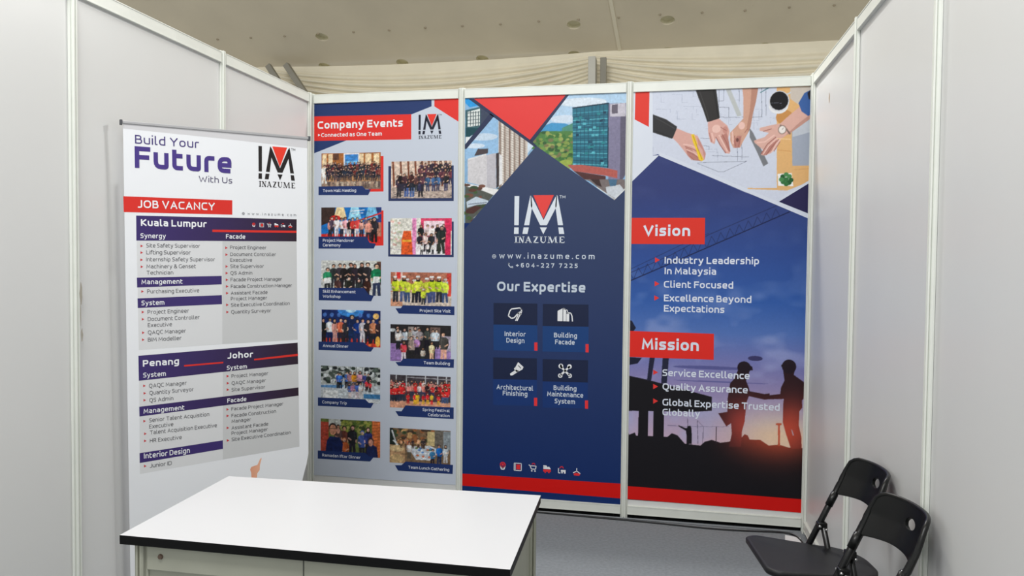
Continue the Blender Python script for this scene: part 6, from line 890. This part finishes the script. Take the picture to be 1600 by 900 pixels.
def paint_event(k, cv):
    r = random.Random(20 + k); P = cv.poly; L = cv.line; E = cv.ell
    def bgd(c): cv.a[:] = c
    def rect(c, a, b, x, y): P(c, [(a, b), (x, b), (x, y), (a, y)])
    BK = (34, 32, 38)
    if k == 0:
        bgd((200, 148, 100)); rect((170, 106, 56), 0, 30, 100, 62)
        for x, w_ in ((2, 7), (12, 7), (62, 9), (74, 10), (88, 9)): rect((230, 204, 166), x, 34 + x % 5, x + w_, 60)
        rect((96, 62, 48), 20, 50, 30, 61); rect((70, 50, 44), 20, 34, 30, 41); rect((235, 235, 240), 38, 38, 64, 61); rect((60, 130, 200), 40, 40, 62, 59); rect((120, 180, 225), 41, 44, 61, 48)
        rect((130, 112, 100), 0, 0, 100, 14)
        for i in range(60): rect(r.choice([(168, 140, 120), (100, 84, 80), (186, 170, 150)]), i * 1.7, r.uniform(2, 12), i * 1.7 + 2.5, r.uniform(12, 14))
        person(cv, 5, 10, 32, (230, 226, 220), (220, 216, 210), r)
        crowd(cv, 20, 8, 100, 15, 20, [BK, (60, 40, 44), (40, 44, 60), (120, 50, 50)], [(50, 46, 56), (70, 60, 60)], r, rows=3, dy=5)
    elif k == 1:
        bgd((216, 194, 178)); rect((190, 172, 160), 0, 0, 100, 24)
        for i in range(8): x = 2 + i * 13 - i * i * .25; P((128, 72, 50), [(x, 62), (x + 3, 62), (x + 5, 20), (x + 2, 20)])
        for i in range(120): x = r.uniform(2, 98); y = r.uniform(0, 24); rect(r.choice([(150, 128, 122), (120, 104, 104), (206, 190, 180), (96, 84, 90)]), x, y, x + 3.5, y + 1.2)
        crowd(cv, 8, 45, 100, 22, 26, [BK, (96, 50, 62), (60, 44, 60)], [(50, 50, 70)], r, rows=3, dy=6)
        crowd(cv, 4, 10, 52, 2, 36, [(36, 40, 48), (56, 50, 60)], [(48, 60, 92), (40, 40, 48), (60, 90, 140)], r, rows=1); crowd(cv, 5, 44, 95, 12, 28, [BK, (96, 60, 70), (70, 100, 140)], [(60, 60, 90)], r)
        crowd(cv, 5, 10, 55, 12, 30, [BK, (80, 50, 56)], [(40, 44, 60)], r)
    elif k == 2:
        bgd((24, 112, 190)); rect((40, 60, 120), 80, 30, 100, 62); P((60, 44, 40), [(0, 62), (24, 62), (22, 40), (0, 30)])
        for x, c in ((32, (236, 210, 160)), (56, (150, 210, 240)), (84, (120, 190, 230))): P(c, [(x - 6, 62), (x + 6, 62), (x + 11, 42), (x - 11, 42)])
        L((230, 236, 246), 1.5, [(48, 55), (72, 57)]); L((230, 236, 246), 1, [(52, 51), (70, 52)]); L((210, 50, 50), 2.5, [(60, 38), (100, 52)])
        E((210, 44, 40), (24, 43), 9, 5); rect((206, 44, 38), 0, 0, 100, 16); rect((180, 120, 100), 92, 12, 100, 36)
        crowd(cv, 12, 10, 92, 12, 32, [BK, (210, 60, 56), (236, 226, 226), (220, 150, 130), (90, 70, 90), (240, 170, 180)], [BK, (60, 40, 50), (220, 210, 210)], r)
        crowd(cv, 8, 4, 90, 10, 8, [(210, 50, 46)], [(180, 40, 40)], r); person(cv, 88, 2, 42, (40, 40, 44), (30, 30, 34), r); person(cv, 78, 4, 36, (220, 150, 130), (40, 40, 44), r)
    elif k == 3:
        bgd((226, 224, 214)); 
        for i in range(40): E(r.choice([(206, 206, 186), (236, 236, 230), (190, 196, 170), (220, 180, 170)]), (r.uniform(0, 18), r.uniform(15, 58)), 2.5, 2)
        rect((226, 140, 190), 36, 0, 43, 62); rect((222, 70, 110), 50, 40, 100, 62); rect((244, 214, 224), 55, 20, 88, 57); rect((240, 236, 240), 42, 0, 100, 20); rect((216, 46, 90), 89, 0, 98, 62)
        L((190, 180, 190), 1, [(0, 10), (18, 8)]); L((200, 60, 90), 1.5, [(58, 60), (78, 60)])
        # plain orange festive banner
        P((228, 92, 40), [(18, 0), (19, 26), (22, 40), (34, 40), (36, 20), (37, 0)]); P((238, 176, 60), [(20, 22), (35, 22), (35, 25), (20, 25)])
        crowd(cv, 5, 48, 88, 20, 30, [(220, 90, 110), BK, (226, 180, 190), (240, 220, 220)], [BK, (120, 60, 70)], r, rows=1); crowd(cv, 4, 46, 82, 5, 32, [BK, (150, 60, 80), (230, 200, 200)], [BK, (226, 220, 220)], r); person(cv, 82, 2, 46, (36, 50, 50), (50, 60, 56), r)
        crowd(cv, 3, 46, 76, 1, 18, [(236, 232, 232), (200, 200, 210)], [(40, 40, 46)], r)
    elif k == 4:
        bgd((206, 208, 204)); rect((96, 66, 56), 93, 20, 100, 60)
        crowd(cv, 7, 16, 84, 12, 44, [(34, 36, 36), (44, 44, 46)], [BK], r); person(cv, 92, 0, 56, (30, 130, 84), (40, 50, 80), r); P((226, 230, 230), [(86, 22), (98, 24), (97, 34), (87, 34)])
        person(cv, 10, 4, 44, (30, 130, 84), BK, r); P((230, 232, 230), [(4, 20), (18, 22), (16, 32), (5, 30)]); crowd(cv, 4, 24, 86, -8, 38, [(30, 30, 32), (40, 36, 36), (60, 36, 34)], [BK], r)
    elif k == 5:
        bgd((176, 112, 88)); rect((206, 190, 176), 0, 0, 100, 26); rect((224, 190, 180), 8, 36, 20, 62); rect((220, 60, 54), 10, 50, 17, 62); rect((214, 70, 60), 92, 20, 99, 60); rect((180, 188, 196), 0, 28, 12, 40); rect((190, 194, 200), 84, 24, 94, 46)
        for i in range(6): L((150, 90, 74), .8, [(r.uniform(20, 80), 62), (r.uniform(20, 90), 44)])
        P((206, 150, 120), [(0, 14), (20, 8), (20, 0), (0, 0)])
        crowd(cv, 9, 6, 92, 8, 44, [(212, 226, 70), (200, 220, 60)], [(40, 44, 54), (60, 80, 120)], r, hat=(236, 238, 238)); person(cv, 54, 4, 28, (212, 226, 70), (40, 40, 46), r, hat=(236, 238, 238))
    elif k == 6:
        bgd((24, 44, 100)); E((60, 140, 220), (50, 60), 22, 10); E((170, 210, 240), (50, 62), 9, 5)
        for x in (6, 18, 30, 66, 80, 92): E((70, 110, 180), (x, 53), 3.5, 3.5)
        E((240, 190, 110), (92, 52), 5, 5); rect((200, 60, 44), 0, 0, 100, 14)
        for i in range(40): E(r.choice([(214, 60, 40), (236, 120, 60), (120, 36, 40)]), (r.uniform(0, 100), r.uniform(0, 12)), 3, 2)
        sh = [BK, (230, 236, 240), (214, 160, 150), (200, 90, 60), (40, 40, 46), (30, 44, 84), (30, 70, 140), (224, 220, 226), BK, (200, 130, 90), (60, 40, 44)]
        for i, s_ in enumerate(sh): person(cv, 5 + i * 9.2, 6 + (i % 2), 46 if i == 5 else 40, s_, (28, 44, 90) if i in (1, 5, 6) else (s_ if i in (2, 7) else BK), r)
        E((240, 180, 80), (95, 10), 4, 9)
    elif k == 7:
        bgd((40, 38, 40)); rect((150, 140, 134), 30, 44, 48, 58); rect((110, 90, 84), 66, 42, 82, 58); E((200, 206, 210), (4, 52), 5, 3); rect((150, 120, 180), 0, 0, 20, 30); rect((160, 130, 190), 74, 0, 100, 26); rect((190, 180, 200), 84, 20, 100, 44)
        crowd(cv, 8, 8, 84, 22, 34, [BK, (196, 200, 210), (60, 62, 60), (170, 160, 156), (206, 216, 230)], [BK], r); person(cv, 88, 2, 48, (56, 56, 56), (220, 160, 140), r); person(cv, 22, 2, 32, (200, 50, 70), (220, 210, 220), r); person(cv, 36, 4, 38, (170, 160, 150), BK, r); person(cv, 44, 12, 30, (190, 150, 200), BK, r); person(cv, 54, 0, 24, (200, 196, 180), (40, 40, 44), r); person(cv, 68, 2, 32, (230, 214, 160), (226, 190, 150), r); person(cv, 14, 20, 34, (226, 222, 220), BK, r)
    elif k == 8:
        bgd((180, 186, 184)); 
        for i in range(90): E(r.choice([(50, 62, 54), (80, 92, 84), (214, 220, 222), (40, 44, 46)]), (r.uniform(0, 100), r.uniform(34, 62)), 4, 3)
        rect((196, 204, 210), 0, 0, 100, 30); P((90, 140, 190), [(0, 28), (40, 30), (36, 24), (0, 24)]); rect((60, 120, 170), 72, 8, 100, 16); rect((230, 234, 236), 4, 2, 30, 20)
        for i in range(8): L((70, 80, 84), .8, [(20 + i * 10, 62), (20 + i * 10 + 1, 30)])
        crowd(cv, 8, 24, 84, 24, 28, [(60, 110, 200), BK, (230, 160, 50), (200, 150, 170), (50, 60, 130)], [BK, (90, 90, 100)], r); crowd(cv, 4, 44, 72, 8, 26, [(170, 120, 150), (200, 200, 206), (60, 90, 170)], [(200, 190, 196)], r); crowd(cv, 2, 72, 86, 20, 18, [(206, 50, 60)], [BK], r)
        for i in range(7): L((236, 238, 240), 1, [(34 + i * 7, 8), (60 + i * 6, 2)])
    elif k == 9:
        bgd((70, 64, 70)); rect((150, 110, 90), 0, 36, 100, 40)
        for x in (10, 27, 58, 78, 92): rect((200, 204, 208), x, 38, x + 1.6, 62)
        L((170, 170, 176), 1.5, [(27, 58), (100, 56)]); rect((214, 156, 128), 0, 0, 100, 14)
        crowd(cv, 15, 0, 100, 22, 24, [(206, 44, 44), (214, 54, 50), (230, 140, 130), (60, 40, 50), (226, 210, 206)], [(60, 60, 90), (110, 40, 44)], r, rows=2, dy=6); crowd(cv, 4, 0, 24, 12, 30, [(210, 40, 40)], [(40, 44, 66)], r); crowd(cv, 2, 86, 98, 12, 28, [(206, 40, 40)], [(60, 80, 120)], r)
        crowd(cv, 7, 28, 82, 8, 20, [(236, 190, 50), (216, 44, 50), (230, 60, 60)], [(206, 40, 44), (232, 180, 50)], r)
    elif k == 10:
        bgd((96, 110, 56)); rect((190, 194, 190), 14, 50, 38, 62)
        for i in range(70): E(r.choice([(70, 96, 40), (130, 140, 60), (150, 150, 80), (60, 70, 40)]), (r.uniform(36, 92), r.uniform(40, 60)), 3, 2.5)
        rect((178, 72, 56), 0, 0, 14, 56); rect((206, 112, 60), 86, 0, 100, 62)
        for i in range(12): L((150, 70, 40), .8, [(86, 4 + i * 5), (100, 6 + i * 5)])
        person(cv, 40, 0, 50, (90, 44, 44), BK, r); person(cv, 54, 0, 52, (30, 32, 36), BK, r); person(cv, 70, -4, 48, (70, 90, 160), BK, r, hair=(90, 120, 190)); person(cv, 80, 2, 48, (40, 50, 110), BK, r); person(cv, 30, 6, 46, (80, 60, 60), BK, r); person(cv, 42, -14, 44, (190, 100, 60), (190, 90, 50), r, hair=(190, 120, 80))
        P((22, 36, 84), [(8, 0), (11, 24), (16, 32), (32, 31), (38, 20), (36, 0)]); E((40, 30, 30), (21, 46), 7, 9); E((200, 140, 112), (21, 43), 6, 9); L((60, 44, 44), .8, [(16, 45), (26, 45)]); E((206, 150, 130), (30, 42), 3, 5)
        P((30, 40, 84), [(76, 0), (78, 16), (84, 24), (94, 18), (96, 0)]); E((60, 44, 50), (84, 27), 5, 7); E((196, 140, 120), (84, 25), 4, 6)
    elif k == 11:
        bgd((120, 96, 72)); 
        for i in range(80): E(r.choice([(60, 76, 50), (150, 96, 60), (70, 56, 46), (190, 150, 100)]), (r.uniform(0, 75), r.uniform(34, 62)), 4, 3)
        P((30, 40, 36), [(0, 62), (6, 62), (14, 26), (0, 20)]); L((210, 214, 216), 2.5, [(4, 58), (12, 32)]); L((210, 214, 216), 2, [(6, 40), (20, 26)]); rect((200, 180, 130), 62, 34, 74, 58); rect((110, 104, 96), 74, 26, 88, 62); rect((140, 150, 156), 88, 28, 100, 60)
        rect((176, 140, 104), 0, 0, 26, 32); E((206, 180, 136), (12, 26), 12, 6); E((196, 166, 120), (12, 8), 12, 8)
        P((206, 212, 220), [(30, 30), (66, 34), (84, 26), (66, 8), (44, 8)]); 
        for i in range(16): E(r.choice([(210, 110, 70), (236, 236, 236), (80, 130, 190), (90, 120, 70)]), (r.uniform(40, 74), r.uniform(12, 29)), 2.4, 1.6)
        crowd(cv, 7, 16, 62, 28, 16, [(190, 90, 60), (60, 50, 50), (220, 160, 120)], [(80, 60, 50)], r); person(cv, 33, 8, 30, (226, 228, 230), (90, 80, 70), r); person(cv, 82, 2, 34, (40, 110, 190), (50, 60, 90), r); person(cv, 70, 0, 28, (70, 130, 170), BK, r); person(cv, 92, 6, 30, (200, 204, 208), (200, 200, 206), r)
for k, (x0, x1, y0, y1) in enumerate(PHOTO_BOXES):
    cv = Canvas(0, 0, 100, 62, 1.0); cv.w, cv.h = 104, 64; cv.a = np.zeros((cv.h * 2, cv.w * 2, 3), np.float32)
    paint_event(k, cv)
    cv.grain(k, 0.10)
    cv.x0, cv.x1, cv.y0, cv.y1 = x0, x1, y0, y1
    obj('event_photograph', cv.mesh('event_photograph', 2 * LAYER), M_INK, ev)

ex = poster('dark blue Our Expertise poster with red triangle and tower photographs, middle of three', 0.994, 1.982, 0.112, ZT, (12, 44, 104))
cv = Canvas(1000, 1730, 1982, ZT * 1000, 2.9); cv.a[:] = (60, 70, 100)
run_ops(cv, EXPERTISE_PICTURE, np.random.default_rng(3)); cv.grain(40, 0.026)
obj('building_photographs', cv.mesh('building_photographs', 1 * LAYER), M_INK, ex)
build_art(ART_EXPERTISE, ex)

vi = poster('poster with Vision and Mission headings over a sunset handshake, nearest the right wall', 2.006, 2.990, 0.108, ZT, (22, 20, 26))
cv = Canvas(2006, 109, 2990, ZT * 1000, 2.9)
rg = np.random.default_rng(5)
cut = VISION_PICTURE.index(['clip0'])
run_ops(cv, VISION_PICTURE[:cut], rg); run_ops(cv, VISION_PICTURE[cut + 1:], rg); cv.grain(41, 0.007)
obj('sunset_and_drawing_photographs', cv.mesh('sunset_photograph', 1 * LAYER), M_INK, vi)
build_art(ART_VISION, vi)

# ------------------------------------------------------------------ roll-up banner
bx = Vector((0.7130347, 0.70112874, 0)); bd = Vector((0.0058461, 0.02274326, -0.99972425)); by = bx.cross(-bd) * -1
ban = empty('rollup_banner', (0, 0, 0), label='tall white roll-up banner stand reading Build Your Future, in front of the left wall', cat='banner')
TLb = Vector((0.058, -1.771, 2.05))
bz = -bd; byy = bz.cross(bx).normalized()   # pointing behind the sheet
ban.matrix_world = Matrix(((bx.x, byy.x, bz.x, TLb.x), (bx.y, byy.y, bz.y, TLb.y), (bx.z, byy.z, bz.z, TLb.z), (0, 0, 0, 1)))
BW = 0.756
# sheet with slightly curled lower right edge
bm = bmesh.new(); nx, nz = 14, 40; g = []
for j in range(nz + 1):
    t = j / nz; z = -0.008 - 1.942 * t; row = []
    inset = 0.0 if t < .765 else 0.10 * ((t - .765) / .235) ** 0.8
    for i in range(nx + 1):
        s = i / nx; row.append(bm.verts.new((s * (BW - inset), 0.0, z)))
    g.append(row)
for j in range(nz):
    for i in range(nx): bm.faces.new((g[j][i], g[j + 1][i], g[j + 1][i + 1], g[j][i + 1]))
me = finish(bm, 'banner_sheet')
set_ink(me, np.tile(np.array(lin((232, 234, 238)), np.float32), (len(me.vertices), 1)))
bs = obj('banner_sheet', me, M_INK, ban)
build_art([['p', 'grey_top_strip', [206, 205, 208], None, [[0, -8], [756, -8], [756, -50], [380, -38], [0, -30]], 1]], ban)
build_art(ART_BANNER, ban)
obj('top_clamp', box('clamp', (-0.006, -0.005, -0.010), (BW + 0.006, 0.008, 0.001), 0.002), M_CLAMP, ban)
for xx in (-0.012, BW + 0.004): obj('end_cap', box('end_cap', (xx, -0.008, -0.016), (xx + 0.010, 0.012, 0.005), 0.002), M_DARKGREY, ban)
obj('support_pole', tube_mesh('pole', [(BW / 2, 0.03, -1.96), (BW / 2, 0.03, -0.005)], 0.008), M_SILVER, ban)
obj('base_cassette', box('cassette', (0.03, -0.05, -2.02), (BW - 0.09, 0.05, -1.945), 0.012), M_SILVER, ban)
for xx in (0.10, BW - 0.22): obj('base_foot', box('foot', (xx - 0.02, -0.11, -2.046), (xx + 0.02, 0.11, -2.018), 0.004), M_DARKGREY, ban)

# ------------------------------------------------------------------ display table
Q = [(0.800, -2.719), (1.870, -2.706), (1.844, -2.108), (0.764, -2.146)]
tb = empty('display_table', (1.32, -2.42, 0), label='white-topped display table with black edge and cream cabinet body, at the left front', cat='table')
def loc(pts): return [(p[0] - 1.32, p[1] + 2.42) for p in pts]
top = obj('table_top', prism('table_top', loc(Q), 0.7255, 0.75), None, tb)
top.data.materials.append(M_TABLETOP); top.data.materials.append(M_BLACK_EDGE)
for p in top.data.polygons: p.material_index = 0 if p.normal.z > 0.9 else 1
def inset(u, v):
    a = Vector(Q[0]).lerp(Vector(Q[1]), u); b = Vector(Q[3]).lerp(Vector(Q[2]), u); c = a.lerp(b, v); return (c.x - 1.32, c.y + 2.42)
U0, U1, V0, V1 = 0.047, 0.972, 0.055, 0.93
pm = POST.copy()
for v in pm.vertices: v.co.z = v.co.z * 0.7245 / (H + 0.006)
pm.materials.clear(); pm.materials.append(M_CREAM)
for u, v in ((U0, V0), (U1, V0), (U1, V1), (U0, V1)):
    o = obj('corner_post', pm, None, tb); x, y = inset(u, v); o.location = (x, y, 0.0)
def side(a, b, nm):
    a = Vector(inset(*a)); b = Vector(inset(*b)); d = b - a; L = d.length; rz = math.atan2(d.y, d.x)
    for n2, z0, z1 in (('upper_rail', 0.655, 0.7245), ('lower_rail', 0.03, 0.09)):
        o = obj(n2, box(n2, (0.02, -0.014, z0), (L - 0.02, 0.014, z1), 0.002), M_CREAM, tb); o.location = (a.x, a.y, 0); o.rotation_euler.z = rz
    o = obj('side_panel', box(nm, (0.015, -0.004, 0.05), (L - 0.015, 0.004, 0.68)), M_CREAM, tb); o.location = (a.x, a.y, 0); o.rotation_euler.z = rz
    return a, rz, L
fa, frz, fL = side((U0, V0), (U1, V0), 'front')
side((U1, V0), (U1, V1), 'right'); side((U1, V1), (U0, V1), 'rear'); side((U0, V1), (U0, V0), 'left')
def on_front(s, z, d): return (fa.x + math.cos(frz) * s + math.sin(frz) * d, fa.y + math.sin(frz) * s - math.cos(frz) * d, z)
bm = bmesh.new(); bmesh.ops.create_cone(bm, cap_ends=True, segments=14, radius1=0.008, radius2=0.006, depth=0.006, matrix=Matrix.Rotation(math.pi / 2, 4, 'X'))
sc = obj('rail_screw', finish(bm, 'screw'), M_SCREW, tb); sc.location = on_front(0.062, 0.694, 0.016)
for s in (0.475, fL - 0.075): 
    o = obj('rail_joint', box('joint', (-0.0012, -0.001, 0.657), (0.0012, 0.001, 0.7235)), M_GROOVE, tb); x, y, z = on_front(s, 0, 0.0146); o.location = (x, y, 0); o.rotation_euler.z = frz

# ------------------------------------------------------------------ folding chairs
bm = bmesh.new(); bmesh.ops.create_uvsphere(bm, u_segments=10, v_segments=6, radius=0.0055); RIVET = finish(bm, 'rivet'); RIVET.materials.append(M_STEEL)
def make_chair(label, loc, rz):
    t = empty('folding_chair', loc, rz, label, 'chair', 'black folding chairs by the right wall')
    sl = 0.463; xf = 0.205; HW = 0.153
    def X(z): return xf - sl * z
    for s in (-1, 1):
        y = s * HW
        f = obj('long_leg', tube_mesh('long_leg', [(X(0.012), y, 0.012), (X(0.55), y, 0.55), (X(0.635), y, 0.635)], 0.0115, 14), M_BLACK_TUBE, t, smooth=True)
        obj('rubber_foot', tube_mesh('rubber_foot', [(X(0.007), y, 0.007), (X(0.03), y, 0.03)], 0.0145, 12), M_BLACK_PLASTIC, f)
        obj('sleeve', tube_mesh('sleeve', [(X(0.585), y, 0.585), (X(0.63), y, 0.63)], 0.0142, 14), M_BLACK_PLASTIC, t, smooth=True)
        yi = s * (HW - 0.020)
        r = obj('short_leg', tube_mesh('short_leg', [(-0.150, yi, 0.012), (X(0.507) - 0.012, yi, 0.507)], 0.0105, 14), M_BLACK_TUBE, t, smooth=True)
        obj('rubber_foot', tube_mesh('rubber_foot', [(-0.151, yi, 0.006), (-0.147, yi, 0.03)], 0.0135, 12), M_BLACK_PLASTIC, r)
        pv = obj('pivot_bracket', box('pivot', (X(0.515) - 0.022, min(y, yi) - 0.006, 0.497), (X(0.515) + 0.013, max(y, yi) + 0.006, 0.524), 0.005), M_BLACK_PLASTIC, t)
        for dz, dx, dy in ((0.0, 0.008, 0.012), (-0.012, -0.016, 0.012), (0.0, 0.008, -0.032), (-0.012, -0.016, -0.032)):
            rv = obj('rivet', RIVET, None, pv, smooth=True); rv.location = (X(0.515) + dx, s * (HW + dy * .9), 0.512 + dz)
    obj('front_stretcher', tube_mesh('stretcher', [(X(0.20), -HW, 0.20), (X(0.20), HW, 0.20)], 0.009), M_BLACK_TUBE, t, smooth=True)
    obj('rear_stretcher', tube_mesh('stretcher', [(-0.13, -HW + .02, 0.15), (-0.13, HW - .02, 0.15)], 0.009), M_BLACK_TUBE, t, smooth=True)
    # seat: shallow dished plate, wide rounded front corners, rounded rear
    out = []
    def arc(cx, cy, r, a0, a1, n=7):
        for i in range(n + 1):
            a = math.radians(a0 + (a1 - a0) * i / n); out.append((cx + r * math.cos(a), cy + r * math.sin(a)))
    arc(0.19, 0.140, 0.040, 80, 0); arc(0.19, -0.140, 0.040, 0, -80); arc(-0.055, -0.030, 0.115, -80, -180, 12); arc(-0.055, 0.030, 0.115, 180, 80, 12)
    bm = bmesh.new(); rings = []
    cx, cy = 0.06, 0
    for sc_, z in ((0.0, 0.437), (0.35, 0.438), (0.7, 0.4425), (0.90, 0.447), (0.97, 0.4485), (1.0, 0.445), (1.0, 0.430), (0.965, 0.424), (0.5, 0.422)):
        if sc_ == 0: rings.append([bm.verts.new((cx, cy, z))]); continue
        rings.append([bm.verts.new((cx + (p[0] - cx) * sc_, p[1] * sc_, z)) for p in out])
    n = len(out)
    for k in range(n): bm.faces.new((rings[0][0], rings[1][k], rings[1][(k + 1) % n]))
    for a, b in zip(rings[1:], rings[2:]):
        for k in range(n): bm.faces.new((a[k], b[k], b[(k + 1) % n], a[(k + 1) % n]))
    bm.faces.new(rings[-1])
    for v in bm.verts:
        v.co.z += 0.006 + (v.co.x - 0.2) * 0.085
        if v.co.x > 0.12: v.co.x += 0.034 * (1 - (v.co.y / 0.18) ** 2) * (v.co.x - 0.12) / 0.11
    seat = obj('seat', finish(bm, 'seat'), M_SEAT, t, smooth=True)
    for s in (-1, 1): obj('seat_bracket', box('bracket', (0.03, s * 0.136 - 0.006, 0.395), (0.13, s * 0.136 + 0.006, 0.420), 0.003), M_STEEL, seat)
    # backrest: curved panel with rounded top corners and an oval hand hole, built as a grid with thickness
    nu, nv = 48, 22; z0, z1 = 0.626, 0.772
    def P(a, b):
        # a in -1..1 across, b 0..1 up; superellipse top corners, arched lower edge
        y = a * 0.166
        lowz = z0 + 0.012 * (1 - a * a) ** 1.0
        ca = max(0.0, (abs(a) - 0.70) / 0.30)
        topz = z1 - 0.080 * (1 - math.sqrt(max(0, 1 - ca ** 2.3)))
        z = lowz + (topz - lowz) * b
        x = X(min(z, 0.70)) - 0.25 * max(0, z - 0.70) + 0.004 - BACKCURVE * (1 - abs(a) ** 2.4)
        return Vector((x, y, z))
    hy, hz, ry, rz_ = 0.0, 0.716, 0.030, 0.017
    bm = bmesh.new(); grid = {}
    for i in range(nu + 1):
        for j in range(nv + 1):
            grid[i, j] = P(-1 + 2 * i / nu, j / nv)
    # snap the ring of vertices nearest the hole to its oval
    inside = {}
    for kx, v in grid.items():
        dy = (v.y - hy) / ry; dz = (v.z - hz) / rz_
        inside[kx] = math.hypot(dy, dz)
    faces = []
    for i in range(nu):
        for j in range(nv):
            ks = [(i, j), (i + 1, j), (i + 1, j + 1), (i, j + 1)]
            if sum(inside[k] for k in ks) / 4 < 0.98: continue
            faces.append(ks)
    used = set(k for f in faces for k in f)
    edge = set()
    holed = [(i, j) for i in range(nu) for j in range(nv) if sum(inside[k] for k in [(i, j), (i + 1, j), (i + 1, j + 1), (i, j + 1)]) / 4 < 0.98]
    for (i, j) in holed:
        for k in [(i, j), (i + 1, j), (i + 1, j + 1), (i, j + 1)]:
            if k in used: edge.add(k)
    for k in edge:
        v = grid[k]; d = inside[k]
        if d > 1e-3:
            ny = hy + (v.y - hy) / d; nz_ = hz + (v.z - hz) / d
            grid[k] = Vector((v.x, ny, nz_))
    vm = {k: bm.verts.new(grid[k]) for k in used}
    for f in faces: bm.faces.new([vm[k] for k in f])
    me = finish(bm, 'backrest')
    bk = obj('backrest', me, M_BLACK_PLASTIC, t, smooth=True)
    so = bk.modifiers.new('thickness', 'SOLIDIFY'); so.thickness = 0.012; so.offset = 0
    bv = bk.modifiers.new('soft', 'BEVEL'); bv.width = 0.003; bv.segments = 2; bv.limit_method = 'ANGLE'
    side = [Vector((X(0.60), HW, 0.60)), Vector((X(0.625), HW + .001, 0.625))] + [P(0.95, b) for b in (0.08, 0.3, 0.55, 0.8)] + [P(a_, 0.985) for a_ in (0.90, 0.84, 0.76, 0.66, 0.55, 0.42, 0.28, 0.14)]
    rad = [.0135, .0135, .0118, .011, .0100, .0090, .0085, .0080, .0075, .0070, .0070, .0070, .0070, .0070]
    path = side + [P(0, 0.985)] + [Vector((v.x, -v.y, v.z)) for v in side[::-1]]
    obj('backrest_rim', tube_mesh('rim', path, rad + [.0070] + rad[::-1], 14), M_BLACK_PLASTIC, t, smooth=True)
    return t
BACKCURVE = 0.062
make_chair('farther black folding chair, its seat in full view near the back corner', (2.795, -1.604, 0), math.radians(188))
make_chair('nearer black folding chair at the lower right, its backrest overlapping the other chair', (2.783, -2.054, 0), math.radians(190))

# ------------------------------------------------------------------ small things
def cable(name, pts, r, m, label):
    cu = bpy.data.curves.new(name, 'CURVE'); cu.dimensions = '3D'; cu.bevel_depth = r; cu.bevel_resolution = 2
    s = cu.splines.new('NURBS'); s.points.add(len(pts) - 1); s.use_endpoint_u = True; s.order_u = 4
    for i, p in enumerate(pts): s.points[i].co = (*p, 1)
    t = bpy.data.objects.new('tmp', cu); C.objects.link(t)
    dg = bpy.context.evaluated_depsgraph_get(); me = bpy.data.meshes.new_from_object(t.evaluated_get(dg)); bpy.data.objects.remove(t)
    me.materials.clear()
    o = obj(name, me, m, smooth=True); o['label'] = label; o['category'] = 'cable'
    return o
cable('power_cable', [(0.9, -0.055, 0.006), (1.4, -0.045, 0.006), (1.8, -0.06, 0.006), (2.2, -0.075, 0.006), (2.5, -0.11, 0.006), (2.75, -0.085, 0.006), (2.9, -0.06, 0.006), (2.95, -0.12, 0.006), (2.965, -0.3, 0.006), (2.97, -0.8, 0.006)], 0.0045, M_CABLE, 'thin black cable lying on the grey carpet along the back wall')
cable('grey_cable', [(0.9, -0.03, 0.005), (1.5, -0.028, 0.005), (2.1, -0.035, 0.005), (2.5, -0.05, 0.005), (2.8, -0.04, 0.005), (2.93, -0.045, 0.005)], 0.003, M_CABLE_GREY, 'thin grey cable between the black cable and the back wall')
pp = obj('paper_sheet', prism('paper_sheet', [(-0.045, -0.11), (0.04, -0.125), (0.05, 0.0), (-0.025, 0.03)], 0.0015, 0.003), M_PAPER)
pp.location = (2.905, -0.135, 0.002); pp['label'] = 'small white paper on the carpet in the right back corner behind the chair seat'; pp['category'] = 'paper'

# scuffs
decal('stain', wall_right, 'x', 2.9975, blob(-0.42, 2.33, 0.010, 0.030, 2), M_SCUFF)
for cy, cz, a, b, s in ((-1.975, 1.36, .008, .05, 1), (-1.972, 1.20, .006, .03, 2), (-1.978, 1.28, .003, .05, 4)):
    decal('scuff', wall_left, 'x', 0.0335, blob(cy, cz, a, b, s), M_SCUFF_D)
for cy, cz, a, b, s in ((-2.36, 0.62, .005, .005, 7),):
    decal('scuff', wall_left, 'x', 0.0165 if cy < -2 else 0.0135, blob(cy, cz, a, b, s), M_SCUFF_D if cz < 1 else M_SCUFF)
